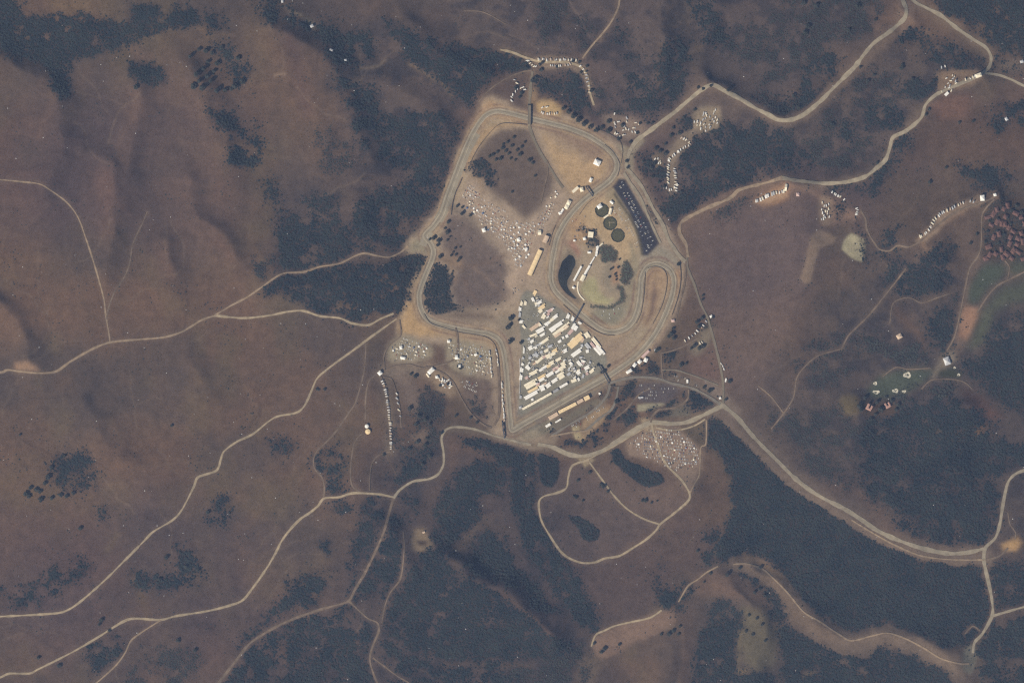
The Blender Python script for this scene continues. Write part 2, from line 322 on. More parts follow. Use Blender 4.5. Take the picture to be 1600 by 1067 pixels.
# the circuit's bare soil, run-off and infield
for s, c, soft, wob, a in [
 ('698,300 716,240 738,200 762,152 800,165 830,180 880,176 930,203 975,228 985,262 1010,300 1040,350 1066,400 1070,450 1052,500 1017,552 967,598 940,608 870,648 850,692 800,694 764,668 773,610 766,562 745,548 690,538 624,526 628,490 646,440 664,402 632,388 662,350', (156, 138, 122), 5, 4, 1.0),
 ('752,225 775,205 800,199 824,203 845,238 862,268 866,292 848,326 822,340 802,330 782,314 760,292 745,277 740,255', (102, 92, 87), 6, 4, .95),
 ('692,332 720,338 750,362 780,392 797,420 800,450 788,470 745,484 716,482 704,440 712,425 690,380', (106, 96, 92), 6, 4, .95),
 ('870,182 905,196 935,214 960,236 965,262 952,284 930,298 945,280 955,260 945,236 920,218 885,206', (156, 136, 117), 4, 3, .8),
 ('718,292 745,282 752,305 780,322 800,338 826,346 850,318 872,296 884,300 872,330 852,362 846,392 832,432 810,448 800,470 790,440 798,415 784,390 758,360 735,338 718,325', (162, 142, 126), 6, 5, .95),
 ('690,325 715,245 733,205 757,165 768,155 790,168 828,182 830,200 795,196 770,206 750,228 735,258 724,295 708,330 690,365 672,395 650,392 630,390 655,368', (162, 143, 122), 4, 4, .95),
 ('745,182 764,158 790,172 826,186 812,190 770,184 748,205 730,225', (164, 134, 105), 5, 4, .8), ('740,235 756,203 790,193 815,195 775,203 748,230 733,262 726,262', (166, 138, 107), 3, 2, .7),
 ('838,184 872,180 908,194 940,218 960,240 962,264 950,284 925,304 900,308 884,300 866,268 850,235', (158, 137, 117), 6, 4, .95),
 ('852,215 868,228 892,240 915,253 930,248 946,257 946,268 935,282 918,292 905,296 890,290 874,266 862,244', (172, 145, 117), 6, 4, .95),
 ('862,200 900,215 940,240 925,246 895,228', (126, 106, 97), 8, 4, .7),
 ('838,162 850,157 862,158 875,166 875,180 850,182 840,178', (176, 148, 114), 4, 3, .95), ('826,135 836,140 838,160 828,165', (146, 122, 97), 4, 3, .8),
 ('626,522 622,500 640,440 650,425 656,440 652,475 660,492 675,506 720,516 762,520 782,530 790,560 782,600 786,664 768,660 775,600 768,548 745,538 700,528 660,524', (162, 140, 117), 4, 3, .95),
 ('628,498 640,470 648,478 650,494 662,508 688,518 662,523 626,519', (174, 144, 112), 5, 3, .95), ('752,506 772,494 796,494 784,510', (166, 139, 110), 6, 3, .8),
 ('672,488 720,484 780,490 806,480 818,500 812,520 812,640 806,660 798,620 792,560 782,530 760,518 712,510 680,503', (152, 135, 119), 5, 3, .95),
 ('690,492 740,489 770,496 720,500', (104, 92, 86), 6, 4, .8), ('780,498 800,500 808,520 795,530', (132, 122, 107), 7, 4, .8),
 ('868,350 905,308 960,280 985,300 1004,360 1030,388 1062,408 1066,450 1048,498 1016,545 962,592 944,575 902,505 865,468 856,430 862,385', (158, 141, 122), 5, 3, .95),
 ('905,332 925,312 945,305 960,330 990,365 1004,398 1002,412 985,414 965,402 940,372 918,362', (174, 149, 121), 8, 5, .95),
 ('885,340 905,335 925,365 915,380 890,372', (166, 136, 107), 8, 4, .8), ('882,378 895,376 908,395 904,402 895,390', (152, 112, 99), 4, 3, .8), 
 ('1010,412 1038,410 1046,430 1034,470 1012,510 1003,500 1012,470 1008,440', (158, 132, 107), 5, 3, .8), ('1052,410 1062,415 1064,440 1056,458 1046,452', (162, 128, 98), 4, 3, .8),
 ('1022,440 1026,470 1010,505 1018,470', (104, 90, 88), 4, 2, .8), ('903,560 930,540 980,530 960,585 945,590', (146, 127, 113), 6, 4, .8),
 ('914,440 928,434 936,455 950,466 960,466 950,474 930,473 916,468 908,452', (158, 149, 119), 3, 2, .95), ('925,468 952,472 950,476 930,474', (176, 164, 126), 2, 1, .7),
 ('930,482 975,474 976,494 955,508 932,498', (132, 127, 111), 5, 3, .9), ('940,440 950,412 966,418 970,440 960,456 946,450', (134, 124, 109), 5, 3, .9),
 ('956,428 962,412 968,425 966,442 958,444', (166, 132, 107), 4, 3, .9), ('985,380 992,470 985,500 975,512 990,520 1000,470 1000,412', (140, 131, 115), 4, 2, .8),
 ('975,418 988,405 990,450 984,480 976,480', (138, 128, 112), 5, 2, .7),
 # asphalt and rolled gravel yards
 ('812,500 815,462 824,454 840,460 872,480 896,497 908,514 946,556 946,574 934,586 815,648 811,630 816,560', (124, 120, 111), 2, 1, .97),
 ('822,470 832,470 844,500 836,512 824,505', (92, 94, 90), 5, 2, .6), ('880,545 905,560 935,565 925,575 880,560', (92, 92, 88), 8, 3, .6),
 ('806,655 934,584 950,592 946,602 832,672 808,680', (124, 118, 106), 3, 1, .97), ('812,664 940,594 944,600 830,672 815,674', (110, 106, 98), 4, 2, .6), ('790,656 806,660 830,668 862,652 866,664 846,682 820,690 800,686 788,672', (142, 130, 115), 2, 1, .95),
 ('795,672 830,690 870,680 860,700 815,700', (144, 128, 113), 4, 3, .85), ('840,672 880,650 930,622 940,632 900,655 860,680', (116, 110, 98), 4, 2, .9),
 ('606,562 606,542 628,524 652,530 674,542 672,558 650,566 612,568', (150, 138, 121), 4, 2, .95), ('698,534 716,530 756,540 771,556 770,592 742,590 716,582 700,566', (150, 138, 121), 4, 2, .95),
 ('594,575 660,568 720,588 722,600 690,590 640,585 600,588', (136, 123, 112), 8, 4, .8), ('745,588 778,560 786,640 776,668 765,660 772,600', (150, 133, 118), 5, 3, .9),
 ('740,590 770,600 772,660 750,655 715,600', (114, 102, 95), 8, 4, .7), ('665,575 690,580 720,600 705,620 680,608', (150, 130, 109), 6, 3, .8), ('620,580 650,600 660,650 640,640 625,610', (128, 113, 103), 8, 3, .8),
 ('637,385 660,368 678,378 684,392 676,402 660,392 642,394', (136, 127, 112), 4, 2, .95), ('672,400 700,390 712,420 690,410', (128, 112, 99), 6, 4, .8), ('707,400 722,408 725,420 705,412', (142, 120, 101), 5, 4, .8),
 ('1000,395 1012,392 1030,382 1058,402 1060,420 1046,424 1030,408 1010,412 1000,430', (146, 136, 123), 4, 2, .9),
 ('960,282 945,300 958,320 975,330 985,340 968,308', (146, 132, 112), 4, 2, .8), ('970,330 992,365 1000,395 1005,398 998,370 984,335', (148, 133, 111), 4, 2, .8),
 # lots and clearings further out
 ('978,692 1005,670 1020,666 1060,668 1092,698 1095,726 1078,768 1056,738 1030,722 1008,716 985,712', (142, 123, 108), 5, 4, .9), ('1064,668 1102,660 1103,690 1096,700', (98, 90, 82), 3, 2, .9),
 ('1318,376 1330,365 1350,375 1352,385 1346,408 1330,402 1316,390', (156, 146, 124), 2, 1.5, .95), ('1268,368 1282,360 1306,370 1302,380 1282,386 1276,402 1266,440 1249,436 1258,408', (136, 118, 103), 2.5, 3, .9),
 ('1225,282 1245,288 1300,310 1330,330 1345,335 1338,345 1300,350 1282,345 1285,320 1260,300 1230,300', (130, 109, 97), 5, 3, .9), ('1282,310 1300,312 1296,350 1280,345', (132, 116, 101), 4, 2, .8),
 ('1178,312 1200,298 1230,288 1230,312 1200,322', (142, 114, 95), 4, 3, .9), ('1462,140 1470,112 1530,110 1535,118 1500,140', (134, 114, 97), 5, 3, .9), ('1455,160 1510,150 1510,180 1470,185', (116, 94, 86), 8, 4, .8),
 ('1565,95 1600,95 1600,110 1570,112', (112, 102, 94), 5, 3, .8), ('1078,190 1090,170 1122,168 1124,200 1100,208 1082,204', (138, 124, 107), 4, 3, .9), ('1045,240 1062,215 1085,200 1080,225 1058,250 1056,300 1044,300', (134, 120, 105), 5, 3, .9), 
 ('940,180 960,178 1000,190 1008,205 980,222 955,212', (126, 112, 101), 6, 4, .9), ('1018,245 1034,240 1036,262 1020,262', (124, 112, 97), 5, 3, .8), ('1000,240 1030,215 1060,205 1062,190 1030,200', (110, 96, 90), 8, 4, .7),
 ('925,1006 930,992 960,978 1000,966 1040,954 1058,958 1052,975 1000,1000 960,1024 936,1030', (126, 107, 96), 4, 3, .9), ('905,1040 930,1025 935,1050 900,1067', (112, 100, 90), 8, 5, .8),
 ('1130,895 1160,900 1200,935 1220,980 1215,1020 1195,1000 1170,940 1150,935 1130,930 1090,930 1085,900', (108, 93, 86), 8, 6, .8), ('1160,950 1200,960 1215,1000 1200,1040 1170,1040 1155,1000', (102, 97, 86), 8, 6, .8),
 ('648,828 660,824 672,838 676,856 660,862 646,854', (142, 124, 103), 4, 3, .9), ('652,844 668,843 668,850 654,850', (78, 72, 72), 3, 2, .9), ('1566,850 1575,846 1590,838 1596,848 1588,860 1570,858', (176, 142, 104), 4, 2, .95),
 ('26,568 50,566 60,580 30,580', (152, 124, 103), 4, 3, .8), ('1500,524 1501,494 1512,478 1530,484 1520,510 1508,530', (148, 117, 99), 4, 3, .95), ('1312,622 1326,616 1340,622 1340,646 1318,646', (108, 98, 82), 4, 2, .9),
 ('1345,630 1370,625 1400,630 1395,650 1350,648', (96, 84, 78), 4, 3, .8), ('1470,560 1485,545 1495,560 1480,572 1455,590', (134, 122, 107), 5, 3, .9), ('1545,315 1600,320 1600,410 1540,402', (82, 76, 74), 5, 3, .8),
 ('1395,475 1415,490 1440,520 1445,540 1425,520 1405,500', (108, 92, 84), 8, 4, .8), ('1500,660 1530,665 1538,690 1520,690', (96, 84, 76), 6, 4, .7), ('1525,665 1540,660 1542,680 1526,684', (146, 114, 89), 5, 4, .6), ('1455,670 1500,680 1500,690 1460,688', (110, 100, 84), 6, 5, .5),
 ('1510,612 1530,620 1560,650 1545,655 1515,630', (112, 88, 82), 8, 4, .7), ('920,645 945,632 955,640 930,670 905,690 902,680', (144, 122, 99), 5, 4, .85), ('895,668 905,668 908,684 898,682', (164, 148, 117), 3, 2, .9),
 ('998,600 1050,595 1060,612 1040,632 1000,628 990,615', (96, 90, 90), 5, 3, .9), ('996,632 1040,630 1020,640 996,642', (140, 132, 115), 2, 2, .8), ('1055,632 1078,632 1076,650 1035,650', (104, 98, 90), 4, 3, .8), ('1085,560 1115,545 1130,600 1110,612 1085,590', (112, 94, 88), 10, 4, .8), 
 ('940,600 1035,580 1120,605 1130,628 1060,605 990,595 950,612', (116, 106, 96), 5, 3, .8), ('1080,540 1110,505 1112,530 1090,555', (128, 118, 103), 4, 3, .8), ('640,680 670,672 660,690', (124, 110, 99), 5, 3, .6),
 ('695,690 700,675 740,680 760,700 780,720 720,712 700,745', (104, 90, 84), 8, 5, .8), ('480,30 492,38 490,45 483,42', (156, 146, 123), 4, 3, .6), ('1503,1040 1510,1008 1524,1006 1526,1030 1515,1052', (116, 113, 102), 3, 2, .95), ('1530,1020 1545,1067 1530,1067', (108, 98, 90), 6, 3, .8),
 ('1400,30 1412,0 1430,0 1428,25 1415,55', (132, 112, 99), 6, 3, .8),
 # mown and watered turf
 ('1515,474 1514,450 1525,430 1540,414 1566,412 1571,420 1565,433 1545,450 1530,470', (82, 89, 82), 5, 3, .95), ('1515,540 1530,500 1545,478 1560,456 1590,442 1600,430 1600,455 1565,478 1548,505 1540,532', (88, 92, 83), 8, 4, .95),
 ('1580,412 1600,396 1600,420 1586,430', (84, 90, 82), 6, 2, .9), ('1358,606 1374,590 1400,580 1430,574 1456,576 1450,590 1430,606 1410,616 1380,622 1360,618', (84, 91, 84), 5, 3, .95), ('1468,580 1490,574 1506,584 1500,592 1475,590', (74, 80, 74), 4, 2, .9),
 ]:
    ground_area(s, alb(*c), soft, wob, a)
for s, c, w, soft, a in [
 ('430,120 445,118', (146, 126, 109), 2, 3, .7), ('455,20 472,24', (156, 138, 115), 2.5, 3, .7), ('562,108 582,107 600,96', (142, 124, 105), 2.5, 3, .7), ('640,102 665,115 690,128 700,142 705,152', (134, 116, 97), 3.5, 4, .7),
 ('205,65 225,60 245,57', (126, 110, 93), 3, 5, .7), ('205,75 215,85 235,90', (116, 98, 88), 8, 8, .7), ('260,48 290,46 320,47', (112, 98, 88), 2.5, 3, .7), ('335,56 365,53', (112, 98, 88), 2, 3, .7), ('318,45 325,60 330,65', (116, 98, 86), 5, 6, .7),
 ('780,925 800,940 825,960 850,980 865,992', (108, 92, 84), 6, 6, .7), ('700,872 720,850 745,820 755,805 765,830 785,855', (98, 88, 82), 4, 6, .7), ('745,820 735,845 720,860 712,880 730,905 745,905', (98, 90, 84), 6, 8, .6), 
 ('755,812 800,830 815,850', (90, 84, 82), 5, 6, .6), ('690,1038 740,1036 790,1038 830,1040', (104, 92, 84), 3, 5, .6), ('660,800 680,770 690,755', (90, 82, 80), 10, 10, .7), ('1158,970 1155,1010 1152,1045', (116, 106, 88), 3, 3, .7), ('1142,1050 1165,1048', (144, 124, 97), 4, 4, .7), ('1250,1056 1270,1052', (126, 112, 91), 3, 4, .7),
 ('1030,70 1031,120 1034,145', (112, 98, 86), 2.5, 4, .7), ('886,20 888,40', (108, 94, 82), 3, 5, .6), ('1115,870 1120,850 1124,840', (110, 102, 88), 3, 3, .6), ('1135,820 1143,790 1140,750 1125,715 1107,700', (102, 94, 84), 3, 3, .7), 
 ('1066,980 1068,1020 1063,1067', (116, 100, 90), 3, 4, .7), ('1070,950 1075,1000 1070,1067', (98, 86, 82), 16, 12, .7), ('505,940 540,950', (96, 84, 80), 10, 10, .6), ('440,1020 455,1010 450,1035', (100, 86, 80), 12, 10, .7), ('210,905 225,940 230,962', (108, 94, 80), 5, 6, .6), ('185,835 175,850 168,860', (108, 96, 80), 6, 6, .5),
 ('755,300 745,275 735,280', (134, 114, 95), 5, 4, .7), ('740,275 750,258 780,252 800,258', (112, 98, 88), 4, 4, .7), ('735,415 750,425 790,465', (124, 108, 97), 3, 3, .8), ('725,435 738,460 750,480', (112, 96, 88), 3, 3, .7), ('735,415 760,410 790,400', (114, 98, 88), 3, 3, .6), ('690,400 705,420 710,440', (130, 110, 95), 5, 4, .7),
 ('540,1015 560,1000', (92, 82, 78), 16, 12, .5), ('1300,760 1345,770 1395,830 1360,815', (104, 90, 84), 14, 12, .8), ('1500,840 1520,830 1530,850', (98, 86, 80), 14, 10, .7), ('1480,390 1490,370', (96, 86, 80), 12, 10, .6)]:
    ground_line(s, w, alb(*c), soft, 3, a)

for s, c, soft, wob, a in [('1432,376 1446,360 1456,344 1472,330 1490,321 1510,312 1528,306 1534,318 1508,326 1490,334 1476,346 1464,362 1446,378', (146, 126, 108), 3, 2, .9), ('838,90 880,90 905,96 918,110 926,150 918,150 910,118 896,106 850,106 836,100', (134, 118, 104), 3, 3, .85), ('1178,316 1192,306 1226,292 1230,306 1200,318', (156, 130, 108), 3, 2, .9), ('957,292 966,279 977,281 995,312 1015,345 1031,380 1012,399 1005,399 998,370 983,332 966,306', (72, 75, 82), 1.5, .6, 1.0), ('960,300 984,334 1000,370 1006,398 1003,399 996,370 980,336 958,304', (84, 84, 80), 1.2, 1.0, .8), ('1318,378 1330,366 1350,375 1352,386 1347,409 1330,402 1316,389', (156, 146, 124), 1.5, 1, .95), ('996,633 1036,630 1022,640 996,643', (144, 136, 119), 1.5, 1, .9), ('998,600 1050,597 1058,612 1040,630 1000,627 992,615', (94, 89, 90), 2, 1.5, .9), ('1056,633 1077,633 1076,650 1038,650', (112, 106, 96), 2, 1.5, .9), ('812,502 815,464 824,455 840,461 872,481 896,498 908,515 946,557 946,574 934,587 814,650 811,632 815,560', (134, 129, 119), 1.5, 1, .95), ('812,650 935,584 950,592 946,603 832,673 806,676', (130, 123, 110), 1.5, 1, .9), ('815,664 940,594 944,601 832,671 818,672', (114, 109, 100), 2, 1, .6), ('868,356 886,350 892,390 880,380', (146, 128, 113), 4, 3, .7), ('886,392 898,398 902,408 896,432 890,448 898,460 908,470 902,474 884,464 872,450 866,430 874,408', (104, 97, 90), 6, 4, .9), ('964,226 984,230 1000,212 1008,220 992,240 988,266 972,268 968,250', (146, 135, 119), 2.5, 2, .85), ('918,652 938,634 953,640 932,668 908,691 901,682', (154, 132, 107), 2, 2, .95), ('893,668 903,666 908,684 899,686', (166, 150, 122), 1.5, 1, .95), ('930,632 950,612 956,616 938,640', (126, 116, 103), 2, 2, .7), ('1000,655 1012,652 1028,660 1024,672 1010,674', (156, 138, 117), 2, 1, .9), ('902,716 918,710 930,718 914,730', (156, 140, 117), 2, 2, .9), ('1100,590 1128,600 1140,632 1120,640 1104,615', (132, 118, 107), 4, 3, .7), ('1120,628 1136,622 1160,640 1150,656 1130,646', (128, 114, 103), 5, 4, .8)]:
    ground_area(s, alb(*c), soft, wob, a, False)
trail = np.random.default_rng(5)          # cattle trails and rills in the dry grass
for k in range(120):
    x, y = trail.uniform(0, 1600 if k < 60 else 620), trail.uniform(0, 1067); h = trail.uniform(0, 6.28); q = []
    for j in range(7):
        q.append(f'{x:.1f},{y:.1f}'); h += trail.uniform(-.5, .5); x += 16*math.cos(h); y += 16*math.sin(h)
    ground_line(' '.join(q), .9, alb(*((124, 110, 98) if k % 3 else (74, 70, 72))), 1.6, 3, trail.uniform(.25, .55))
# ------------------------------------------------------------------ where woods and scrub stand:  outline, density, label
WOODS = [
 ('0,75 0,0 30,5 40,20 60,22 90,25 130,24 175,30 185,35 205,30 208,10 245,10 250,25 265,25 275,10 295,8 302,22 315,30 318,38 262,50 230,62 205,70 180,82 178,85 130,90 110,110 105,148 90,150 78,130 72,112 50,95 30,92 10,85', .96, 'dark oak wood filling the long valley at the upper left'),
 ('325,25 345,28 349,45 328,50', .9, 'small dark grove beside the end of the long valley wood'),
 ('202,95 225,100 255,105 260,125 245,135 215,132 205,115', .95, 'compact dark grove on the slope below the long valley wood'),
 ('335,70 360,72 364,84 366,95 388,105 390,120 375,128 350,120 342,112 360,100 345,85', .8, 'ragged dark grove among scattered single oaks at the upper left'),
 ('333,165 345,158 365,165 368,185 385,200 400,185 400,255 362,262 356,225 340,190', .6, 'dim scrub partly standing in for ridge shade in the gully below the scattered oaks'),  # dark shade of the ridge, built partly as scrub and darkened ground
 ('405,10 440,8 475,30 495,48 500,40 540,50 570,55 585,70 580,95 555,105 525,102 510,78 495,52 470,44 440,42 415,35', .66, 'open scrub along the upper pasture edge with pale bare spots'),
 ('528,105 548,105 590,130 586,180 576,250 558,230 545,180', .6, 'thin scrub strip between the pasture and the dark round wood'),
 ('600,30 622,40 640,50 690,65 720,72 765,78 790,85 818,95 828,105 810,115 780,112 765,130 745,150 735,165 710,162 700,145 690,128 655,108 632,95 622,65 605,45', .93, 'dark wood on the slope left of the row of campers on the upper rim'),
 ('590,180 620,178 690,178 700,190 682,225 660,245 630,262 600,258 590,235 585,205', .93, 'dark rounded wood left of the upper sweep of the circuit'),
 ('655,228 690,205 714,197 706,228 693,265 686,298 664,332 646,356 632,380 618,392 590,390 570,395 556,380 548,330 575,310 600,298 640,290', .72, 'scrubby wood descending along the left side of the circuit'),
 ('480,315 490,307 515,305 528,318 520,325 490,330', .9, 'small dark lens of trees in the middle pasture'),
 ('438,345 500,337 520,335 540,352 557,385 520,412 480,422 445,425 436,380', .6, 'thin brown scrub on the slope above the upper dirt road'),
 ('508,340 525,335 535,350 555,375 550,385 520,365', .8, 'darker clump of trees within the thin brown scrub'),
 ('412,283 425,288 440,310 443,335 441,370 444,420 437,420 434,370 434,330 428,308', .75, 'narrow line of trees along a dry stream in the middle pasture'),
 ('395,400 430,398 434,425 405,438 392,420', .5, 'faint round patch of scrub just above the upper dirt road'),
 ('412,450 440,435 480,425 520,412 555,412 590,415 608,408 624,402 640,396 655,395 668,401 668,412 655,430 645,440 638,462 625,490 605,495 590,490 570,500 550,505 535,498 520,490 490,490 480,475 450,470 440,455 418,465', .94, 'broad dark wood between the two dirt roads left of the circuit'),
 ('672,412 695,418 705,440 710,470 718,485 685,488 665,480 660,462 665,440', .98, 'dark wood on the inner side of the descending track bends'),
 ('739,262 752,254 768,257 776,268 778,280 768,286 752,282 741,272', .75, 'dark wooded hollow above the large hillside car lot'),
 ('870,130 880,118 905,115 910,130 918,150 922,170 915,182 900,175 885,160 870,152 850,145 835,138 828,125 845,118', .85, 'dark wood enclosed by the loop of campers on the upper rim'),
 ('1080,0 1115,0 1120,30 1130,45 1140,60 1110,65 1095,45 1085,25', .85, 'dark wooded gully at the top edge right of the middle'),
 ('1030,80 1055,65 1075,75 1077,110 1062,145 1045,165 1020,182 1000,187 985,165 985,130 1000,115 1028,130', .82, 'dark wood in the fork above the winding paved road'),
 ('965,45 985,60 1000,70 1000,92 975,85 960,70', .7, 'dark patch of scrub right of the straight track to the top edge'),
 ('835,0 870,0 885,40 880,80 850,70 840,40', .5, 'thin scrub above the row of campers on the upper rim'),
 ('900,20 940,60 930,100 960,160 990,180 960,180 925,140 915,100 905,60', .5, 'sparse scrub on the brown slope below the straight track'),
 ('1130,60 1200,20 1300,0 1360,0 1370,40 1310,70 1270,100 1200,110 1150,100', .48, 'sparse scattered scrub on the hillside above the winding paved road'),
 ('1087,216 1100,207 1130,190 1165,200 1195,195 1210,240 1200,278 1170,285 1130,300 1090,322 1060,336 1045,345 1036,318 1045,302 1062,302 1064,250', .72, 'scrubby wood right of the string of campers beside the circuit'),
 ('1060,190 1085,183 1082,205 1062,202', .85, 'small dark wood between two camper lots'), ('1008,246 1028,245 1043,280 1040,300 1015,280 1003,265', .75, 'dark wood left of the string of campers'),
 ('1012,316 1022,320 1036,350 1026,353 1018,340', .9, 'sliver of dark trees between two roads right of the dark car lot'),
 ('1445,0 1600,0 1600,100 1570,80 1540,62 1510,35 1470,15', .96, 'large dark wood filling the top right corner'), ('1558,86 1566,98 1600,110 1575,112 1560,112 1552,98', .8, 'trees right of the bend of the upper right road'),
 ('1390,60 1410,52 1435,50 1460,62 1480,70 1500,85 1530,105 1510,110 1485,102 1462,98 1450,85 1425,75 1395,65', .85, 'dark wood inside the fork of the upper right roads'),
 ('1255,120 1265,95 1300,88 1312,100 1300,125 1280,150 1250,176 1222,182 1210,170 1240,150', .78, 'dim wood inside the curve of the winding paved road'),
 ('1203,205 1235,205 1245,225 1270,240 1277,260 1235,266 1200,256', .9, 'dark wood just below the lowest bend of the winding paved road'), ('1305,205 1320,180 1332,200 1328,225 1308,222', .85, 'small upright grove below the winding paved road'),
 ('1395,135 1420,130 1460,128 1465,140 1430,152 1405,150', .85, 'dark grove left of the upper right camper lot'), ('1350,175 1390,165 1415,190 1400,205 1355,195', .6, 'loose scrub left of the right-hand paved road'),
 ('1395,227 1420,215 1430,207 1402,250 1388,267 1376,258', .85, 'narrow wood along the outside of the right-hand paved road'), ('1305,292 1340,288 1372,266 1390,260 1385,282 1365,302 1340,302', .85, 'narrow wood below the right-hand paved road near the ring of campers'),
 ('1500,255 1530,260 1550,255 1572,265 1582,280 1550,291 1520,286', .85, 'dark grove above the row of campers at the right'), ('1540,195 1560,180 1570,190 1560,202 1545,200', .85, 'small grove near the right edge below the upper camper lot'), ('1580,165 1600,155 1600,190 1580,188', .8, 'grove cut by the right edge below the upper camper lot'),
 ('1304,325 1318,321 1323,335 1312,342', .9, 'clump of trees inside the ring of campers'), ('1345,345 1352,362 1355,398 1347,410 1352,380', .7, 'trees along the right side of the pale bare field'), ('1374,362 1398,360 1402,378 1395,392 1376,390', .75, 'grove inside the bend of the narrow road at the right'),
 ('1380,430 1395,400 1430,410 1470,390 1492,380 1490,410 1480,450 1450,462 1410,460 1382,450', .78, 'dark wood left of the golf course'), ('1460,485 1490,495 1495,520 1480,545 1455,540 1450,510', .6, 'broken wood left of the reddish bare strip'),
 ('1350,525 1380,530 1400,545 1430,540 1450,555 1455,565 1440,575 1410,575 1390,560 1355,545', .92, 'dark wood just above the green lawn with pale bunkers'), ('1250,545 1340,515 1350,560 1310,600 1255,600', .4, 'thin scrub left of the wood above the green lawn'),
 ('1545,520 1570,500 1600,490 1600,640 1580,640 1545,610 1520,590 1505,570 1500,555 1530,560', .9, 'dark wood at the right edge below the golf course'),
 ('1395,655 1440,625 1490,620 1500,640 1545,655 1560,690 1600,700 1600,735 1580,735 1568,760 1558,812 1543,846 1480,850 1440,840 1400,826 1395,800 1365,780 1352,762 1345,720 1350,660', .82, 'large wood between the villas and the lower right road'),
 ('1200,640 1310,640 1320,655 1350,660 1345,700 1340,745 1350,770 1320,768 1275,745 1255,720 1240,690 1215,672', .5, 'scrubby wood left of the large wood below the villas'),
 ('1105,656 1125,660 1165,682 1210,724 1260,774 1310,804 1340,818 1400,854 1450,876 1530,886 1538,890 1549,960 1538,990 1520,1006 1490,1014 1455,1002 1425,985 1390,975 1350,983 1320,982 1290,962 1260,946 1237,916 1217,886 1195,872 1165,866 1140,880 1120,875 1120,850 1140,820 1146,770 1140,740 1122,706 1105,700', .98, 'very large dark even wood below the straight lower right road'),
 ('1245,985 1300,998 1340,1006 1400,1012 1440,1034 1480,1052 1500,1067 1240,1067 1230,1030', .92, 'dark wood at the lower right below the ridge track'), ('1145,885 1165,888 1190,897 1205,915 1217,950 1227,980 1245,1000 1262,1030 1240,1067 1226,1067 1218,1020 1205,960 1193,925 1170,905', .88, 'curved band of dark wood inside the ridge track'),
 ('1115,945 1130,938 1150,940 1158,960 1154,1000 1150,1030 1160,1046 1200,1050 1225,1067 1085,1067 1090,1010 1100,980', .92, 'dark wood at the bottom edge right of the middle'), ('1552,885 1600,880 1600,930 1562,948 1552,920', .9, 'dark wood at the right edge above the forked narrow road'), ('1558,968 1600,958 1600,1067 1548,1067 1532,1020 1545,995', .65, 'scrubby wood in the lower right corner'),
 ('1028,880 1035,905 1050,925 1075,912 1074,930 1062,948 1058,958 1035,940 1025,915', .85, 'dark wood on both sides of the lower track right of the middle'), ('1105,835 1115,830 1122,860 1112,880 1100,876', .8, 'small dark strip of trees left of the very large even wood'),
 ('720,688 745,683 770,690 800,702 826,706 834,712 834,740 833,770 840,795 852,820 870,850 890,884 910,917 930,957 940,975 938,990 915,980 895,960 870,930 850,900 830,870 815,840 805,800 795,760 780,730 765,712 740,705 722,700', .96, 'dark wooded ravine descending from the bottom bend of the circuit'),
 ('690,775 705,745 725,728 760,722 782,735 786,770 765,775 750,780 755,805 740,820 715,845 700,870 715,895 745,905 770,920 800,945 830,965 860,990 890,1000 885,1030 850,1035 800,1033 740,1032 690,1030 650,1020 620,1000 605,980 605,955 620,930 640,900 645,870 660,864 676,850 680,800', .93, 'large dark wood at the lower middle with thin bare ridges'),
 ('843,712 852,705 864,706 872,716 874,738 869,756 858,762 848,757 842,740', 1.0, 'dark oval thicket just left of the dirt loop meadow'),
 ('765,835 790,860 800,880 830,900 850,935 870,960 840,950 800,925 770,905 745,895 735,885 745,870 740,850', .85, 'dark wood between two thin bare ridges at the lower middle'), ('850,1000 900,1005 920,1030 900,1067 820,1067 800,1040 840,1042', .55, 'scrub at the bottom edge near the middle'), ('600,1000 640,1020 700,1042 800,1045 820,1067 640,1067 600,1040', .6, 'scrub at the bottom edge left of the middle'),
 ('620,830 632,870 628,900 610,935 603,945 598,930 590,922 560,935 552,938 560,905 580,870 600,840 612,805', .78, 'dark wood strip between two narrow tracks at the lower left of the middle'), ('552,885 555,850 565,820 572,790 580,785 600,790 600,812 588,845 568,870', .8, 'dark wood left of the track that descends from the circuit'),
 ('620,750 635,715 660,710 670,690 666,720 650,746 630,754', .8, 'dark wood in the bend of the road left of the circuit foot'), ('625,790 650,775 660,790 640,810 620,815', .7, 'dark grove right of the road junction left of the circuit foot'), ('605,660 680,668 690,690 660,705 620,700', .35, 'thin scrub below the left camping rows'),
 ('450,912 480,900 505,893 512,910 490,935 480,945 450,955 420,975 390,1000 375,1012 395,982 440,932', .85, 'dark wood above the pale road at the bottom left'), ('345,1067 370,1042 400,1012 430,988 470,970 510,954 543,948 570,972 588,985 580,1020 574,1067', .62, 'broken scrubby wood below the pale road at the bottom left'),
 ('82,735 92,717 115,712 140,715 146,740 140,760 120,762 112,748 95,762 85,760 92,745', .8, 'dark grove with brown gaps in the lower left pasture'), ('332,790 340,778 355,780 362,800 350,815 335,815', .8, 'small dark grove left of the middle dirt road'), ('500,850 508,843 518,850 516,863 505,858', .95, 'tiny dark clump alone in the pasture'), ('424,690 440,683 455,690 456,702 440,708 425,700', .9, 'dark oval grove between two dirt roads'),
 ('270,860 290,855 305,870 320,905 300,920 280,920 215,917 205,890 230,897 262,900', .6, 'broken grove between the two lower dirt roads'), ('0,920 30,920 55,905 75,885 100,890 130,875 132,890 100,915 90,930 70,930 60,942 35,950 20,945 15,932', .65, 'ragged strip of trees above the dirt road at the lower left edge'),
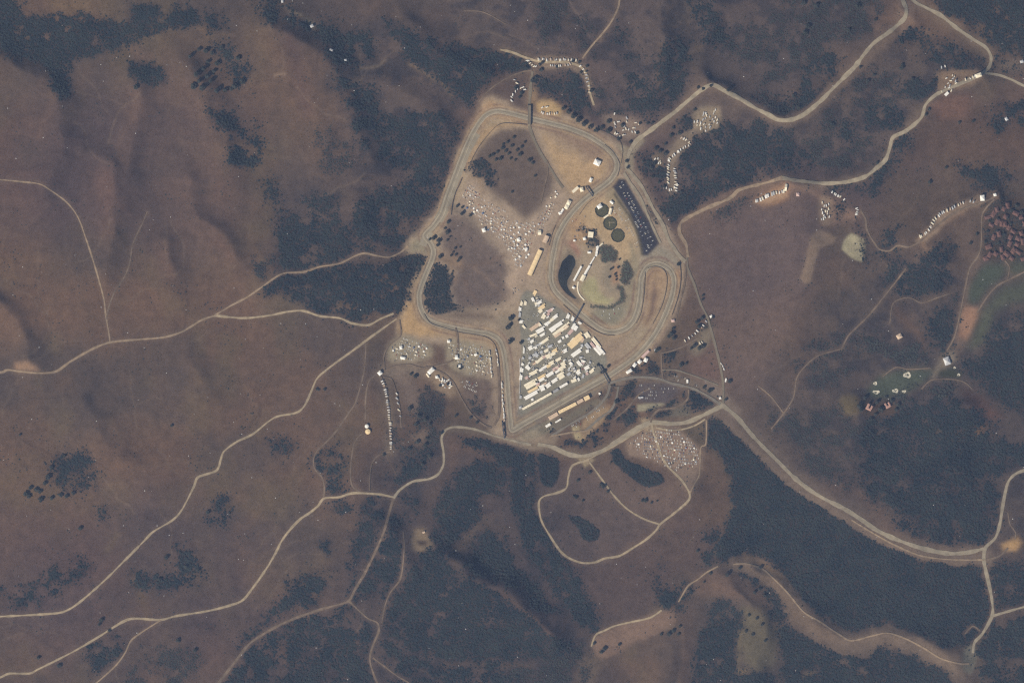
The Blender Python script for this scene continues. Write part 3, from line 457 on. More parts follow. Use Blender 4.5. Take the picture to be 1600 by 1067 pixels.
 ('135,1020 165,1000 182,998 186,1020 170,1040 150,1046', .65, 'loose grove between the forked dirt roads'), ('200,1050 250,1010 300,1010 312,1040 262,1067 195,1067', .45, 'open scrub at the bottom edge inside the fork of the dirt roads'), ('155,795 165,793 163,808 155,808', .9, 'tiny dark clump in the lower left pasture'),
 ('645,610 670,608 690,625 700,650 680,668 655,652 648,635', .5, 'dim scrub below the tents left of the circuit'), ('722,622 748,618 764,640 768,654 745,654 728,640', .5, 'sparse dark scrub inside the lower left camping loop'), ('490,715 508,705 516,725 500,742', .7, 'grove left of the two narrow tracks below the round tanks'), ('518,705 535,710 536,770 546,792 525,796 514,760', .75, 'upright strip of trees between two narrow tracks'),
 ('966,602 985,595 991,612 970,626 960,616', .85, 'dark trees right of the end of the pit straight'), ('970,642 990,632 1000,645 1015,656 1000,661 975,666 960,656', .8, 'dark trees left of the small pale car park'), ('1040,555 1055,552 1061,570 1048,578 1040,570', .85, 'dark grove right of the row of white tents'), ('1078,613 1095,615 1110,622 1120,633 1105,641 1085,641 1075,628', .85, 'dark grove left of the main road junction'),
 ('1015,646 1060,634 1055,646 1020,652', .8, 'low trees between the small car park and the perimeter road'), ('985,575 1030,570 1033,588 990,590', .7, 'shrubs below the row of white tents'), ('890,682 910,665 945,640 962,620 968,640 950,662 930,688 912,697 885,700', .6, 'shrubs on the bank below the grandstand'), ('955,592 966,605 955,625 930,645 905,658 920,645 945,622', .75, 'strip of shrubs between the two service roads by the grandstand'),
 ('955,705 965,700 973,712 985,722 1010,732 1035,742 1039,750 1030,758 1010,761 995,753 980,740 962,725', 1.0, 'kidney shaped dark thicket in the loop meadow'), ('888,806 905,808 920,815 933,825 938,835 933,844 920,847 912,842 905,828 895,816', 1.0, 'drop shaped dark thicket in the loop meadow'),
 ('925,478 955,479 968,472 972,456 962,450 966,446 978,455 976,472 960,482 930,482', .97, 'band of green reeds below the dry pond in the infield'), ('940,384 955,383 966,396 958,410 942,410 938,398', .97, 'rounded bed of green reeds at the head of the dry pond'), ('973,408 986,412 987,438 975,446 969,430', .95, 'dark grey reeds right of the bare mound in the infield'), ('1105,500 1112,494 1115,505 1104,520 1080,545 1075,540 1095,520', .4, 'shrubs around the small yard right of the circuit'),
 ('835,672 850,664 870,676 850,682 838,680', .7, 'shrubs at the foot of the grandstand bank'), ('925,140 940,165 930,190 915,186 895,182 880,178 900,172', .45, 'shrubs along the outer edge of the top sweep'),
 ('1540,316 1556,316 1548,350 1556,366 1544,385 1540,370', .4, 'garden trees left of the tiled roofs'), ('1575,322 1600,318 1600,360 1585,350 1572,340', .5, 'garden trees right of the tiled roofs'), ('1480,462 1495,460 1492,482 1475,480', .5, 'scrub beside the thin track left of the golf course'),
 ('1408,615 1450,600 1500,600 1490,616 1440,622 1400,640', .6, 'trees between the green lawn and the large wood'), ('1180,160 1230,60 1280,50 1250,110 1200,165', .48, 'sparse scrub on the slope left of the dim wood'),
 ('910,362 922,352 930,358 936,378 926,384 918,378', .8, 'green shrubs behind the square cream building'), ('1310,130 1400,110 1440,160 1390,165 1330,175', .48, 'sparse scrub right of the winding paved road'), ('500,200 560,240 545,262 500,262', .35, 'faint scrub at the edge of the upper pasture'), ('1290,160 1330,200 1370,230 1330,262 1280,262 1262,225', .48, 'sparse scrub below the winding paved road'),
 ('0,0 1600,0 1600,1067 0,1067', .014, 'low shrubs dotted thinly over the open pastures'),
 ('1540,318 1600,316 1600,404 1545,404', .3, 'garden shrubs among the tiled roofs'),
 ('1130,300 1180,300 1140,340 1110,345', .35, 'faint scrub below the right-hand paved road')]
DEN = np.zeros(GX.shape); WID = np.full(GX.shape, -1)
for k, (s, den, lab) in enumerate(WOODS):
    pts = smooth(over(P(s)), 6, True); crisp = den >= 1.0 or 'reeds' in lab; wob = 4.0 if 'reeds' in lab else 0.8 if crisp else 11.0 if den < .9 else 8.0
    w = area_window(pts, 20); X = GX[w]+wob*WOB[0][0][w]+wob*0.5*fbm(GX[w]/6.0, GY[w]/6.0, 61, 2); Y = GY[w]+wob*WOB[0][1][w]+wob*0.5*fbm(GX[w]/6.0, GY[w]/6.0, 62, 2)
    d = sdf(X, Y, pts); soft = 2.5 if 'reeds' in lab else 1.0 if crisp else 4.5 if den > .9 else 8.0
    a = den/(1+np.exp(np.clip(d/(soft*0.6), -40, 40)))
    if den < .9: a = np.clip(a*(1.12+(2.3 if den < .7 else 1.5)*fbm(GX[w]/17.0, GY[w]/15.0, 63, 4)), 0, .97) if den > .1 else np.clip(a*(1+3*fbm(GX[w]/30.0, GY[w]/30.0, 65, 3)), 0, .2)
    else: a = np.clip(a*(1.02+(0.3 if den > .97 else 1.5)*np.minimum(0, fbm(GX[w]/15.0, GY[w]/15.0, 64, 3)+0.12)*(not crisp)), 0, 1)
    hit = a > DEN[w]; DEN[w] = np.where(hit, a, DEN[w]); WID[w] = np.where(hit & (a > .02), k, WID[w])
for s, hw in [('1130,640 1180,688 1240,748 1320,800 1400,846 1480,868 1540,866', 12), ('1150,880 1190,890 1230,928 1270,973 1330,1003 1385,990 1440,1012 1500,1040', 11), ('1260,975 1310,1000 1350,1010', 16), ('1035,193 1075,160 1113,136 1200,182 1235,190 1280,162 1340,105 1412,35', 7), ('1425,2 1470,28 1520,64 1546,92', 6), ('700,672 760,678 830,696 915,715 1000,668 1100,652', 7), ('1225,284 1150,305 1075,345 1066,370', 7)]:
    q = smooth(P(s), 8); w = area_window(q, 30); d = seg_dist(GX[w]+3*WOB[0][0][w], GY[w]+3*WOB[0][1][w], q); DEN[w] *= np.clip((d-hw)/4.0, 0.03, 1)
w = area_window(BASIN, 4); DEN[w] = np.where(inside(GX[w], GY[w], BASIN) & (DEN[w] < .3), 0, DEN[w])
for s in ['632,392 650,370 664,362 684,372 686,398 672,400 655,391 640,394', '1084,190 1100,174 1122,168 1124,200 1105,206 1082,204', '1044,240 1062,214 1082,204 1082,228 1060,246 1059,300 1043,300', '1018,244 1036,242 1037,262 1020,262', '838,158 876,158 876,183 838,182', '940,180 960,178 1000,190 1006,206 978,222 955,212', '1462,142 1470,112 1530,110 1535,118 1500,146', '812,455 840,455 960,590 840,690 800,690', '916,650 938,632 954,640 932,668 908,692 892,684 892,668']:
    w = area_window(P(s), 4); DEN[w] = np.where(inside(GX[w], GY[w], P(s)), DEN[w]*.06, DEN[w])
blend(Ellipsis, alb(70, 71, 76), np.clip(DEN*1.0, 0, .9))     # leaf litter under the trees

# worn bands along both edges of the circuit
def circuit_bands():
    p = smooth(TRACK, 5, True); w = area_window(p, 22); X, Y = GX[w], GY[w]; d = seg_dist(X, Y, p, True); sgn = np.where(inside(X, Y, p), 1.0, -1.0)
    nz = 0.5+fbm(X/16.0+sgn*50, Y/16.0, 91, 3); nz2 = 0.5+fbm(X/24.0+sgn*80, Y/24.0, 93, 3)
    def band(c, hw, soft): return 1/(1+np.exp(np.clip((np.abs(d-c)-hw)/soft, -40, 40)))
    blend(w, alb(122, 108, 98), np.clip(band(5.2, .7, .5)*nz*1.5, 0, .9)); blend(w, alb(160, 138, 116), np.clip(band(7.6, 1.0, .6)*nz2*1.3, 0, .9))
    blend(w, alb(126, 106, 96), np.clip(band(10.5, 1.2, .8)*(1-nz2)*1.2, 0, .8)); blend(w, alb(132, 122, 108), np.clip(band(3.6, .6, .5)*.8, 0, .8))
# ------------------------------------------------------------------ roads, tracks and paths
M_ASPH = material('worn_asphalt', alb(126, 117, 104), vary=.10, scale=.05); M_PALE = material('pale_asphalt', alb(152, 140, 124), vary=.20, scale=.05)
M_DIRT = material('road_dirt', alb(146, 128, 112), vary=.26, scale=.06); M_GRAVEL = material('pale_gravel', alb(158, 142, 122), vary=.24, scale=.06)
M_FAINT = material('faint_dirt', alb(120, 107, 96), vary=.28, scale=.05); M_TRACK = material('circuit_asphalt', alb(150, 139, 124), vary=.14, scale=.04)
M_GREY = material('grey_road', alb(126, 119, 109), vary=.16, scale=.05)
ROADS = [  # name, material, width in pixels, course, label
 ('path', M_DIRT, 2.2, '-40,278 0,281 30,284 62,288 80,298 105,317 122,340 135,375 150,420 162,465 165,490 170,520 172,535', 'thin dirt track curving down from the left edge to the fork'),
 ('path', M_FAINT, 1.8, '230,330 222,350 208,380 203,410 195,432 180,455 170,480 166,500', 'faint dirt track climbing the left pasture'),
 ('path', M_DIRT, 3.0, '-40,580 0,582 12,578 30,580 62,583 88,580 110,565 145,545 172,535 210,531 255,527 285,518 315,500 337,493', 'dirt road running from the left edge to the sandy fork'),
 ('path', M_GRAVEL, 3.2, '335,493 380,497 420,493 450,487 475,486 500,494 530,497 550,505 575,508 595,498 615,490', 'pale dirt road along the lower side of the broad dark wood'),
 ('path', M_DIRT, 2.8, '335,493 360,478 385,465 410,448 430,434 445,427 475,425 500,417 530,412 555,400 570,396 590,400 608,402 625,395 638,384', 'dirt road along the upper side of the broad dark wood'),
 ('path', M_GRAVEL, 3.0, '620,498 600,512 575,530 555,545 530,563 510,578 495,592 485,615 475,635 462,645 435,650 420,658 395,678 370,690 350,705 345,718 338,735 310,745 303,760 285,795 270,812 240,830 225,845 190,880 165,905 125,940 100,955 70,959 0,963 -40,964', 'long pale dirt road winding across the left pasture from the circuit to the left edge'),
 ('path', M_FAINT, 2.0, '572,536 571,560 569,580 563,605 555,630 545,645 535,660 520,680 505,695 495,705 490,718 492,732 503,745 507,760 506,776', 'faint narrow track passing left of the round tanks'),
 ('path', M_FAINT, 2.0, '571,655 571,630 573,610 577,595 588,584', 'short narrow track down to the round tanks'), ('path', M_FAINT, 2.0, '566,678 560,682 553,695 549,720 548,745 552,760 565,769', 'narrow track leaving the round tanks downhill'),
 ('path', M_GRAVEL, 3.4, '614,776 595,772 570,770 550,770 530,776 507,778 497,790 485,800 470,810 455,825 440,845 430,865 415,890 395,918 378,938 350,948 320,955 275,962 250,968 210,966 190,972 150,997 110,1020 60,1045 45,1052 15,1052 0,1058 -40,1075', 'pale dirt road from the junction below the circuit to the bottom left edge'),
 ('path', M_DIRT, 2.2, '252,968 225,985 205,1000 195,1020 180,1040 150,1067 120,1090', 'narrow dirt track forking off toward the bottom edge'),
 ('road', M_PALE, 3.6, '830,695 800,688 770,680 740,670 710,667 696,672 690,685 693,705 693,725 685,740 670,748 645,752 625,765 615,778', 'paved lane from the foot of the circuit down to the lower left junction'),
 ('road', M_FAINT, 3.6, '615,778 610,795 600,830 585,865 570,895 555,920 545,938 525,945 490,955 450,970 420,985 390,1005 370,1030 345,1062 325,1090', 'grey lane through the dark wood to the bottom edge'),
 ('path', M_FAINT, 3.0, '545,938 560,952 575,965 590,972 592,985 582,1010 578,1030 583,1050 590,1067 600,1090', 'grey track turning down to the bottom edge'), ('path', M_FAINT, 2.2, '630,830 632,850 630,880 625,905 610,925 602,945 597,972', 'thin track through the wood strip'), ('path', M_FAINT, 2.4, '583,1027 600,1040 620,1055 640,1067 660,1085', 'thin track leaving the grey track at the bottom'),
 ('path', M_GRAVEL, 3.2, '920,718 895,727 888,745 885,762 870,770 850,775 842,785 845,810 855,830 875,860 890,872 910,879 930,878 945,872 968,868 990,855 1010,842 1025,828 1032,818 1055,800 1075,782 1077,770 1065,750 1045,730 1035,715 1028,695 1020,672 1018,660', 'pale dirt loop around the meadow with the dark thickets'),
 ('path', M_GRAVEL, 2.6, '921,722 945,755 960,775 980,795 1005,810 1031,819', 'pale dirt track crossing the loop meadow'), ('path', M_DIRT, 2.0, '1078,770 1085,755 1093,740 1095,700 1103,693 1104,656', 'narrow track along the side of the hill car lot'),
 ('path', M_GRAVEL, 2.2, '918,718 950,702 975,688 1000,673 1014,665', 'pale dirt track parallel to the perimeter road, left half'), ('path', M_GRAVEL, 2.4, '1025,668 1045,672 1065,671 1085,665 1102,655', 'pale dirt track parallel to the perimeter road, right half'),
 ('road', M_PALE, 6.2, '840,694 862,698 890,710 915,712 940,704 965,689 1000,667 1020,660 1050,662 1075,659 1100,648 1128,634', 'paved perimeter road below the circuit'),
 ('road', M_PALE, 6.6, '1122,628 1150,650 1180,685 1215,720 1240,745 1265,765 1290,780 1320,795 1345,811 1370,828 1400,842 1440,856 1480,864 1510,863 1537,857', 'wide paved road leading from the main junction to the lower right'), ('path', M_DIRT, 2.4, '1330,812 1370,836 1400,852 1440,868 1490,874 1540,874', 'dirt track beside the lower right road'),
 ('road', M_PALE, 4.8, '1640,722 1600,735 1585,742 1575,755 1568,785 1562,820 1555,840 1540,855 1537,872 1540,890 1547,920 1551,945 1550,963 1535,990 1523,1003 1520,1020', 'paved road from the right edge down to the small dam'), ('road', M_PALE, 3.4, '1551,962 1575,955 1600,948 1640,938', 'paved branch road to the lower right edge'),
 ('path', M_FAINT, 2.8, '1540,875 1562,868 1575,856', 'short lane to the orange clearing'), ('path', M_FAINT, 1.8, '1575,800 1578,818 1587,832 1586,842', 'thin track into the orange clearing from above'), ('path', M_FAINT, 2.2, '1531,985 1520,978 1508,990', 'short hooked track near the dam'),
 ('path', M_DIRT, 2.4, '1145,881 1165,880 1190,888 1205,900 1230,925 1255,955 1280,970 1310,990 1330,1000 1360,993 1385,988 1410,995 1440,1010 1470,1028 1500,1036 1514,1036', 'dirt track along the curved ridge at the lower right'), ('path', M_DIRT, 2.2, '1060,940 1075,915 1090,905 1105,893 1122,884', 'broken dirt track between the lower thickets'), ('path', M_GRAVEL, 2.6, '1034,953 1015,965 985,972 960,978 945,985 931,992 924,1010', 'pale dirt track at the bottom around the brown knoll'),
 ('road', M_PALE, 6.4, '1408,-40 1410,0 1415,15 1412,30 1390,50 1365,68 1350,85 1335,105 1320,120 1300,140 1280,160 1255,180 1235,188 1215,188 1200,180 1180,170 1155,155 1135,145 1113,134 1095,142 1075,158 1055,175 1035,190 1015,205 995,220 984,236', 'winding paved road from the top edge down to the circuit entrance'),
 ('road', M_PALE, 5.6, '1395,-40 1425,0 1445,12 1470,25 1495,45 1520,62 1540,75 1548,90 1545,105 1535,115', 'paved road along the top right wood'), ('road', M_PALE, 3.8, '1640,150 1600,135 1580,125 1560,118 1535,115', 'paved road to the upper right edge'),
 ('road', M_PALE, 5.4, '1535,115 1515,125 1480,140 1460,150 1445,165 1438,185 1415,205 1395,215 1390,230 1383,250 1370,262 1350,277 1320,285 1290,287 1265,285 1240,282 1220,278', 'right-hand paved road winding below the upper camper lot'), ('path', M_DIRT, 5.0, '1222,278 1200,285 1180,290 1155,297 1140,310 1105,325 1075,340 1063,350 1062,365 1072,382 1075,402', 'broad dirt road from the hilltop tents down to the circuit'),
 ('path', M_FAINT, 2.6, '1345,330 1352,342 1355,360 1365,378 1375,390 1390,392 1402,384 1420,386 1440,375 1460,355 1480,340 1500,328 1525,320 1545,312 1556,306', 'narrow road from the ring of campers to the row of campers at the right'), ('path', M_FAINT, 2.2, '1552,312 1540,325 1533,340 1533,380 1528,400 1515,420 1508,450 1500,490 1492,525 1480,548', 'narrow lane along the left side of the tiled roofs and golf course'),
 ('path', M_FAINT, 2.4, '1415,420 1400,440 1380,465 1360,490 1340,510 1325,525 1315,545', 'straight pale track climbing the right-hand slope'), ('path', M_FAINT, 1.8, '1315,545 1280,555 1260,570 1245,590 1240,620 1225,645 1205,670', 'faint track at the foot of the right-hand slope'), ('path', M_FAINT, 1.8, '1185,603 1205,620 1224,645', 'short faint track joining from the left at the foot of the slope'),
 ('path', M_FAINT, 1.5, '1390,505 1393,480 1400,470 1420,465 1440,473 1465,465 1485,458', 'thin curving drive left of the golf course'), ('path', M_FAINT, 2.6, '1640,405 1600,425 1580,435 1560,445 1545,460 1535,475 1527,488', 'tan path between the golf greens'), ('path', M_FAINT, 2.0, '1570,408 1577,418 1574,436', 'short tan path across the golf green'), ('path', M_FAINT, 1.8, '1380,588 1400,574 1420,577 1455,575', 'thin path along the top of the green lawn'), ('path', M_FAINT, 2.0, '1440,608 1455,594 1480,592 1505,596 1520,608', 'thin path below the small green'),
 ('path', M_DIRT, 2.6, '972,-40 968,0 965,15 955,35 940,55 925,72 910,92', 'straight dirt track climbing to the top edge'), ('path', M_GRAVEL, 3.4, '782,78 800,82 820,90 845,97 880,98 905,104 918,120 922,145 928,165', 'dirt lane of the camper row on the upper rim'), ('path', M_FAINT, 2.0, '748,160 760,146 775,133 795,121 815,113 832,110', 'faint track left of the upper rim'),
 ('path', M_FAINT, 1.8, '725,17 750,18 768,25 790,38', 'thin pale track near the top edge'),
 ('road', M_ASPH, 4.2, '832,112 829,135 828,150 827,164', 'access road above the road bridge'), ('road', M_ASPH, 4.2, '827,196 829,204 835,220 845,240 858,260 870,280 880,294', 'access road from the road bridge into the infield'), ('path', M_FAINT, 2.0, '855,252 856,270 851,290 845,318', 'thin track above the large hillside car lot'),
 ('road', M_PALE, 5.0, '984,236 980,250 979,262 990,275 1005,295 1020,325 1035,350 1045,375 1060,398 1072,410', 'outer service road right of the dark car lot'), ('road', M_PALE, 4.6, '975,270 985,287 1000,308 1010,332 1020,355 1032,380', 'inner service road along the dark car lot'), ('road', M_ASPH, 3.4, '1073,402 1075,420 1085,445 1095,475 1105,495 1115,530 1125,570 1130,600 1130,630', 'narrow service road down the right side of the circuit'), ('path', M_FAINT, 3.0, '1072,408 1070,440 1063,470 1056,497', 'dirt lane beside the hairpin'),
 ('road', M_GREY, 4.0, '948,600 975,592 1000,589 1030,592 1050,599 1080,606 1105,618 1126,632', 'service road from the pit straight to the main junction'), ('road', M_ASPH, 2.4, '1035,578 1055,578 1075,584 1095,591 1122,602', 'thin service road above the grey service road'), ('path', M_FAINT, 2.4, '1033,552 1034,578 1036,592', 'short upright lane right of the row of white tents'), ('path', M_FAINT, 2.0, '1033,552 1050,548 1070,540 1096,525', 'thin lane to the small yard right of the circuit'),
 ('road', M_GREY, 3.6, '862,681 890,663 920,646 938,631 949,616 953,601', 'service road behind the grandstand'), ('road', M_GREY, 3.4, '915,673 935,655 955,640 963,622 966,604', 'second service road behind the grandstand'), ('path', M_DIRT, 2.4, '858,682 890,676 915,673 925,669', 'dirt lane at the foot of the grandstand bank'), ('path', M_FAINT, 2.0, '960,655 980,638 1000,615 1022,605', 'diagonal track left of the small car park'), ('path', M_FAINT, 3.0, '1076,608 1075,622 1065,632 1050,638 1030,640 1018,652 1017,660', 'curving lane right of the small car park'),
 ('path', M_FAINT, 4.0, '593,587 600,603 605,625 608,650 610,680 612,704', 'lane of the camper row at the left camping'), ('path', M_FAINT, 1.8, '610,705 592,711 581,725 578,750 578,766', 'thin track below the camper row'), ('path', M_FAINT, 1.8, '598,588 612,593 619,612 625,638 627,668', 'thin track right of the camper row'),
 ('path', M_FAINT, 2.6, '600,580 615,573 640,570 660,575 690,570 708,562 715,548 715,528 712,512', 'lane between the two gravel camping lots'), ('path', M_FAINT, 2.2, '665,572 690,582 706,595 720,620 735,645 755,663 768,668', 'dirt lane crossing the lower left camping'), ('path', M_FAINT, 2.0, '601,578 600,556 608,540 626,524 624,500', 'dirt lane along the left side of the camping lots'), ('path', M_FAINT, 3.0, '775,545 779,580 780,620 779,650 772,664', 'lane of the camper column beside the circuit'),
]
RIB_Z = [0]
def ribbon(name, mat, width, pts, label, closed=False, lift=None, wobble=.26, kind='structure', cat='road'):
    p = smooth(pts, 2.0, closed); n = len(p)
    t = np.roll(p, -1, 0)-np.roll(p, 1, 0) if closed else np.gradient(p, axis=0)
    t /= np.linalg.norm(t, axis=1)[:, None]+1e-9; nr = np.stack([-t[:, 1], t[:, 0]], 1)
    s = np.arange(n); hw = width/2*(1+wobble*fbm(s/7.0, s*0+width, len(label), 3)*2)
    off = np.array([-1, -.5, 0, .5, 1.0]); rows = p[:, None]+nr[:, None]*(off[None, :, None]*hw[:, None, None])
    if closed: rows = np.concatenate([rows, rows[:1]])
    RIB_Z[0] += 1; z = zat(rows[..., 0], rows[..., 1])+(0.35+0.02*RIB_Z[0] if lift is None else lift)
    V = np.stack([wx_(rows[..., 0]), wy_(rows[..., 1]), z], -1).reshape(-1, 3)
    me = grid_mesh(name, V, rows.shape[0], 5, [mat])
    if me.polygons[0].normal.z < 0: me.flip_normals()
    return put(name, me, label, cat, kind=kind)
TRACK = P('800,672 815,664 860,639 900,616 940,594 965,578 990,560 1010,540 1026,518 1040,490 1050,462 1053,438 1046,421 1028,412 1012,417 1003,432 1001,452 998,477 990,500 976,514 956,519 938,514 914,496 890,476 869,456 861,438 862,415 866,390 871,370 881,350 896,330 915,311 935,296 954,281 964,263 961,246 945,229 920,213 890,201 860,193 830,186 800,178 776,174 757,182 740,206 726,236 713,270 700,305 690,335 676,355 664,368 672,379 677,390 676,403 669,420 661,440 655,460 657,480 666,497 682,506 710,513 740,518 764,522 779,531 787,550 791,580 794,620 797,655')
ROAD_PTS = []
for nm, m, w_, s, lab in ROADS:
    ribbon(nm, m, w_, P(s), lab, cat='road' if nm == 'road' else 'path'); ROAD_PTS.append((P(s), w_))
ribbon('race_track', M_TRACK, 7.2, TRACK, 'grey asphalt racing circuit with a hairpin around the infield', True, 0.2, .03, cat='race track'); ROAD_PTS.append((TRACK+TRACK[:1], 10))
M_LINE = material('track_edge_paint', alb(182, 168, 148), vary=.3, scale=.03); M_LANE = material('rubbered_asphalt', alb(132, 123, 112), vary=.2, scale=.03)
def shifted(off):
    p = smooth(TRACK, 6, True); t = np.roll(p, -1, 0)-np.roll(p, 1, 0); t /= np.linalg.norm(t, axis=1)[:, None]; return p+off*np.stack([-t[:, 1], t[:, 0]], 1)
ribbon('race_track', M_LINE, .55, shifted(3.3), 'pale painted line along the inner edge of the circuit', True, 0.35, .3, cat='edge line')
ribbon('race_track', M_LINE, .55, shifted(-3.3), 'pale painted line along the outer edge of the circuit', True, 0.35, .3, cat='edge line')
ribbon('race_track', M_LANE, 1.5, shifted(.4), 'dark rubbered racing line down the middle of the circuit', True, 0.3, .3, cat='racing line')
ribbon('race_track', M_TRACK, 5.0, P('806,666 840,647 880,624 915,604 944,587'), 'pit lane along the paddock side of the main straight', False, 0.15, .03, cat='race track')
for s, w in [('744,208 730,234 717,266 704,300 694,328 684,345', 14), ('672,362 664,374 660,384', 12)]:
    ribbon('race_track', M_TRACK, w, P(s), 'broad asphalt run-off beside the climbing straight' if w == 14 else 'asphalt apron beside the climbing straight', False, 0.12, .06, cat='run-off')
circuit_bands()
for pts, w_ in ROAD_PTS[:-1]:
    s_ = ' '.join(f'{a},{b}' for a, b in pts); ground_line(s_, w_+1.5, alb(120, 106, 95), 4, 3, .45)
# no trees on roads
for pts, w_ in ROAD_PTS:
    p = smooth(pts, 8); w = area_window(p, w_+6); d = seg_dist(GX[w], GY[w], p)
    DEN[w] *= np.clip((d-w_/2-1.6)/1.5, 0, 1)

# ------------------------------------------------------------------ the ground sheet
V = np.stack([wx_(GX), wy_(GY), GZ], -1).reshape(-1, 3)
gme = grid_mesh('ground', V, GX.shape[0], GX.shape[1], [ground_material()])
ca = gme.color_attributes.new('cover', 'FLOAT_COLOR', 'POINT')
ca.data.foreach_set('color', np.concatenate([np.clip(COV, 0.01, .85), np.ones(GX.shape+(1,))], -1).astype(np.float32).ravel())
put('ground', gme, 'dry brown hills and bare soil around a racing circuit', 'ground', kind='structure')

# ------------------------------------------------------------------ woods: crowns by the thousand, one object for every wood
M_LEAF = material('dark_foliage', (.015, .021, .023), vary=0, scale=.012, col2=(.030, .035, .031), spec=0.0, rough=1.0)
M_LEAF2 = material('grey_green_foliage', (.028, .033, .030), vary=0, scale=.03, col2=(.048, .049, .040), spec=0.0, rough=1.0)
M_REED = material('grey_green_reeds', alb(92, 97, 90), vary=.3, scale=.08, rough=1.0, spec=0.0)
M_BARK = material('bark', (.10, .075, .055), scale=2.0)
def crown_templates(n):
    out = []
    for k in range(n):
        v = [];
        for ring, (h, r, m) in enumerate([(0.0, .72, 6), (.38, 1.0, 7), (.75, .68, 6)]):
            for i in range(m):
                a = 2*math.pi*(i+rng.uniform(-.3, .3))/m; rr = r*rng.uniform(.72, 1.2)
                v.append((rr*math.cos(a), rr*math.sin(a), h+rng.uniform(-.12, .12)))
        v.append((rng.uniform(-.2, .2), rng.uniform(-.2, .2), 1.0)); f = []
        f += [(i, (i+1) % 6, 6+(i+1) % 7) for i in range(6)] + [(i, 6+(i+1) % 7, 6+i) for i in range(6)] + [(0, 6, 12), (0, 12, 5)]
        f += [(6+i, 6+(i+1) % 7, 13+i % 6) for i in range(7)] + [(6+(i+1) % 7, 13+(i+1) % 6, 13+i) for i in range(6)]
        f += [(13+i, 13+(i+1) % 6, 19) for i in range(6)]
        out.append((np.array(v), np.array(f)))
    return out
TEMPL = crown_templates(7)
def crowns(name, px, py, rad, hgt, mat):
    n = len(px); X, Y, Z = wx_(px), wy_(py), zat(px, py); ang = rng.uniform(0, 2*math.pi, n); kind = rng.integers(0, len(TEMPL), n)
    VV = []; FF = []; o = 0
    for t, (tv, tf) in enumerate(TEMPL):
        i = np.where(kind == t)[0]
        if not len(i): continue
        c, s = np.cos(ang[i])[:, None], np.sin(ang[i])[:, None]; r = rad[i][:, None]
        x = X[i][:, None]+r*(c*tv[:, 0]-s*tv[:, 1]); y = Y[i][:, None]+r*(s*tv[:, 0]+c*tv[:, 1]); z = Z[i][:, None]+hgt[i][:, None]*(tv[:, 2]*.9+.1)
        VV.append(np.stack([x, y, z], -1).reshape(-1, 3)); FF.append((tf[None]+(np.arange(len(i))*len(tv))[:, None, None]+o).reshape(-1, 3)); o += len(i)*len(tv)
    V = np.concatenate(VV); F = np.concatenate(FF)
    return mesh_np(name, V, F.ravel(), np.arange(len(F))*3, np.full(len(F), 3), [mat], None, False)
STEP = 2.25
cx, cy = np.meshgrid(np.arange(-50, 1650, STEP), np.arange(-50, 1117, STEP)); cx = cx.ravel()+rng.uniform(-1.3, 1.3, cx.size); cy = cy.ravel()+rng.uniform(-1.5, 1.5, cy.size)
gi = np.clip(np.searchsorted(PXS, cx), 0, len(PXS)-1); gj = np.clip(np.searchsorted(PYS, cy), 0, len(PYS)-1)
den = DEN[gj, gi]; wid = WID[gj, gi]; keep = (rng.uniform(0, 1, cx.size) < den) & (wid >= 0)
cx, cy, den, wid = cx[keep], cy[keep], den[keep], wid[keep]
for k, (s, d0, lab) in enumerate(WOODS):
    i = np.where(wid == k)[0]
    if not len(i): continue
    low = d0 < .6; r = rng.uniform(2.2, 4.0, len(i)) if low else 2.2+4.6*rng.uniform(0, 1, len(i))**1.7
    h = r*rng.uniform(.4, .7, len(i)) if low else r*rng.uniform(.35, .62, len(i))
    if 'reeds' in lab: r = rng.uniform(2.6, 3.6, len(i)); h = r*.4
    else: q = .5+.5*np.clip(den[i]/max(d0, .05), 0, 1); r = r*q; h = h*q
    green = 'green' in lab or 'garden' in lab
    nm = 'scrub' if 'scrub' in lab or 'shrub' in lab else 'thicket' if 'thicket' in lab else 'reeds' if 'reeds' in lab else 'woodland'
    put(nm, crowns(nm, cx[i], cy[i], r, h, M_REED if 'reeds' in lab else M_LEAF2 if low or green else M_LEAF), lab, nm, kind='stuff')
print('crowns', len(cx))
M_ROCK = material('pale_rock', (.52, .50, .46), vary=.1, scale=.3)
qx = rng.uniform(0, 1600, 420); qy = rng.uniform(0, 1067, 420); ok = ~inside(qx, qy, BASIN)
put('rocks', crowns('rocks', qx[ok], qy[ok], rng.uniform(.8, 2.2, ok.sum()), rng.uniform(.8, 1.6, ok.sum()), M_ROCK), 'pale boulders strewn thinly over the pastures and woods', 'rocks', kind='stuff')

# ------------------------------------------------------------------ single trees one can tell apart
def tree_meshes(k):
    t = MB(); t.cyl(0, 0, -1.0, .55, .3, 4.2, 7, cap=False)
    for j in range(4):      # limbs
        a = 2*math.pi*(j+.3*k)/4; dx, dy = math.cos(a), math.sin(a)
        t.add([(.2*dy, -.2*dx, 2.6), (-.2*dy, .2*dx, 2.6), (2.3*dx, 2.3*dy, 5.0), (0, 0, 3.1)], [(0, 1, 2), (1, 3, 2), (3, 0, 2)])
    c = MB()
    for j in range(26):     # clumps of leaves spread through the crown
        a = random.uniform(0, 2*math.pi); q = math.sqrt(random.uniform(0, 1))*3.6; z = 3.0+random.uniform(0, 3.4)*(1-.055*q*q); r = random.uniform(1.0, 1.9)
        tv, tf = TEMPL[j % len(TEMPL)]
        c.add([(q*math.cos(a)+r*v[0], q*math.sin(a)+r*v[1], z+r*(v[2]-.4)) for v in tv], [tuple(f) for f in tf])
    return t.mesh('trunk', [M_BARK]), c.mesh('crown', [M_LEAF2])
TREES = [tree_meshes(k) for k in range(4)]; ntree = [0]
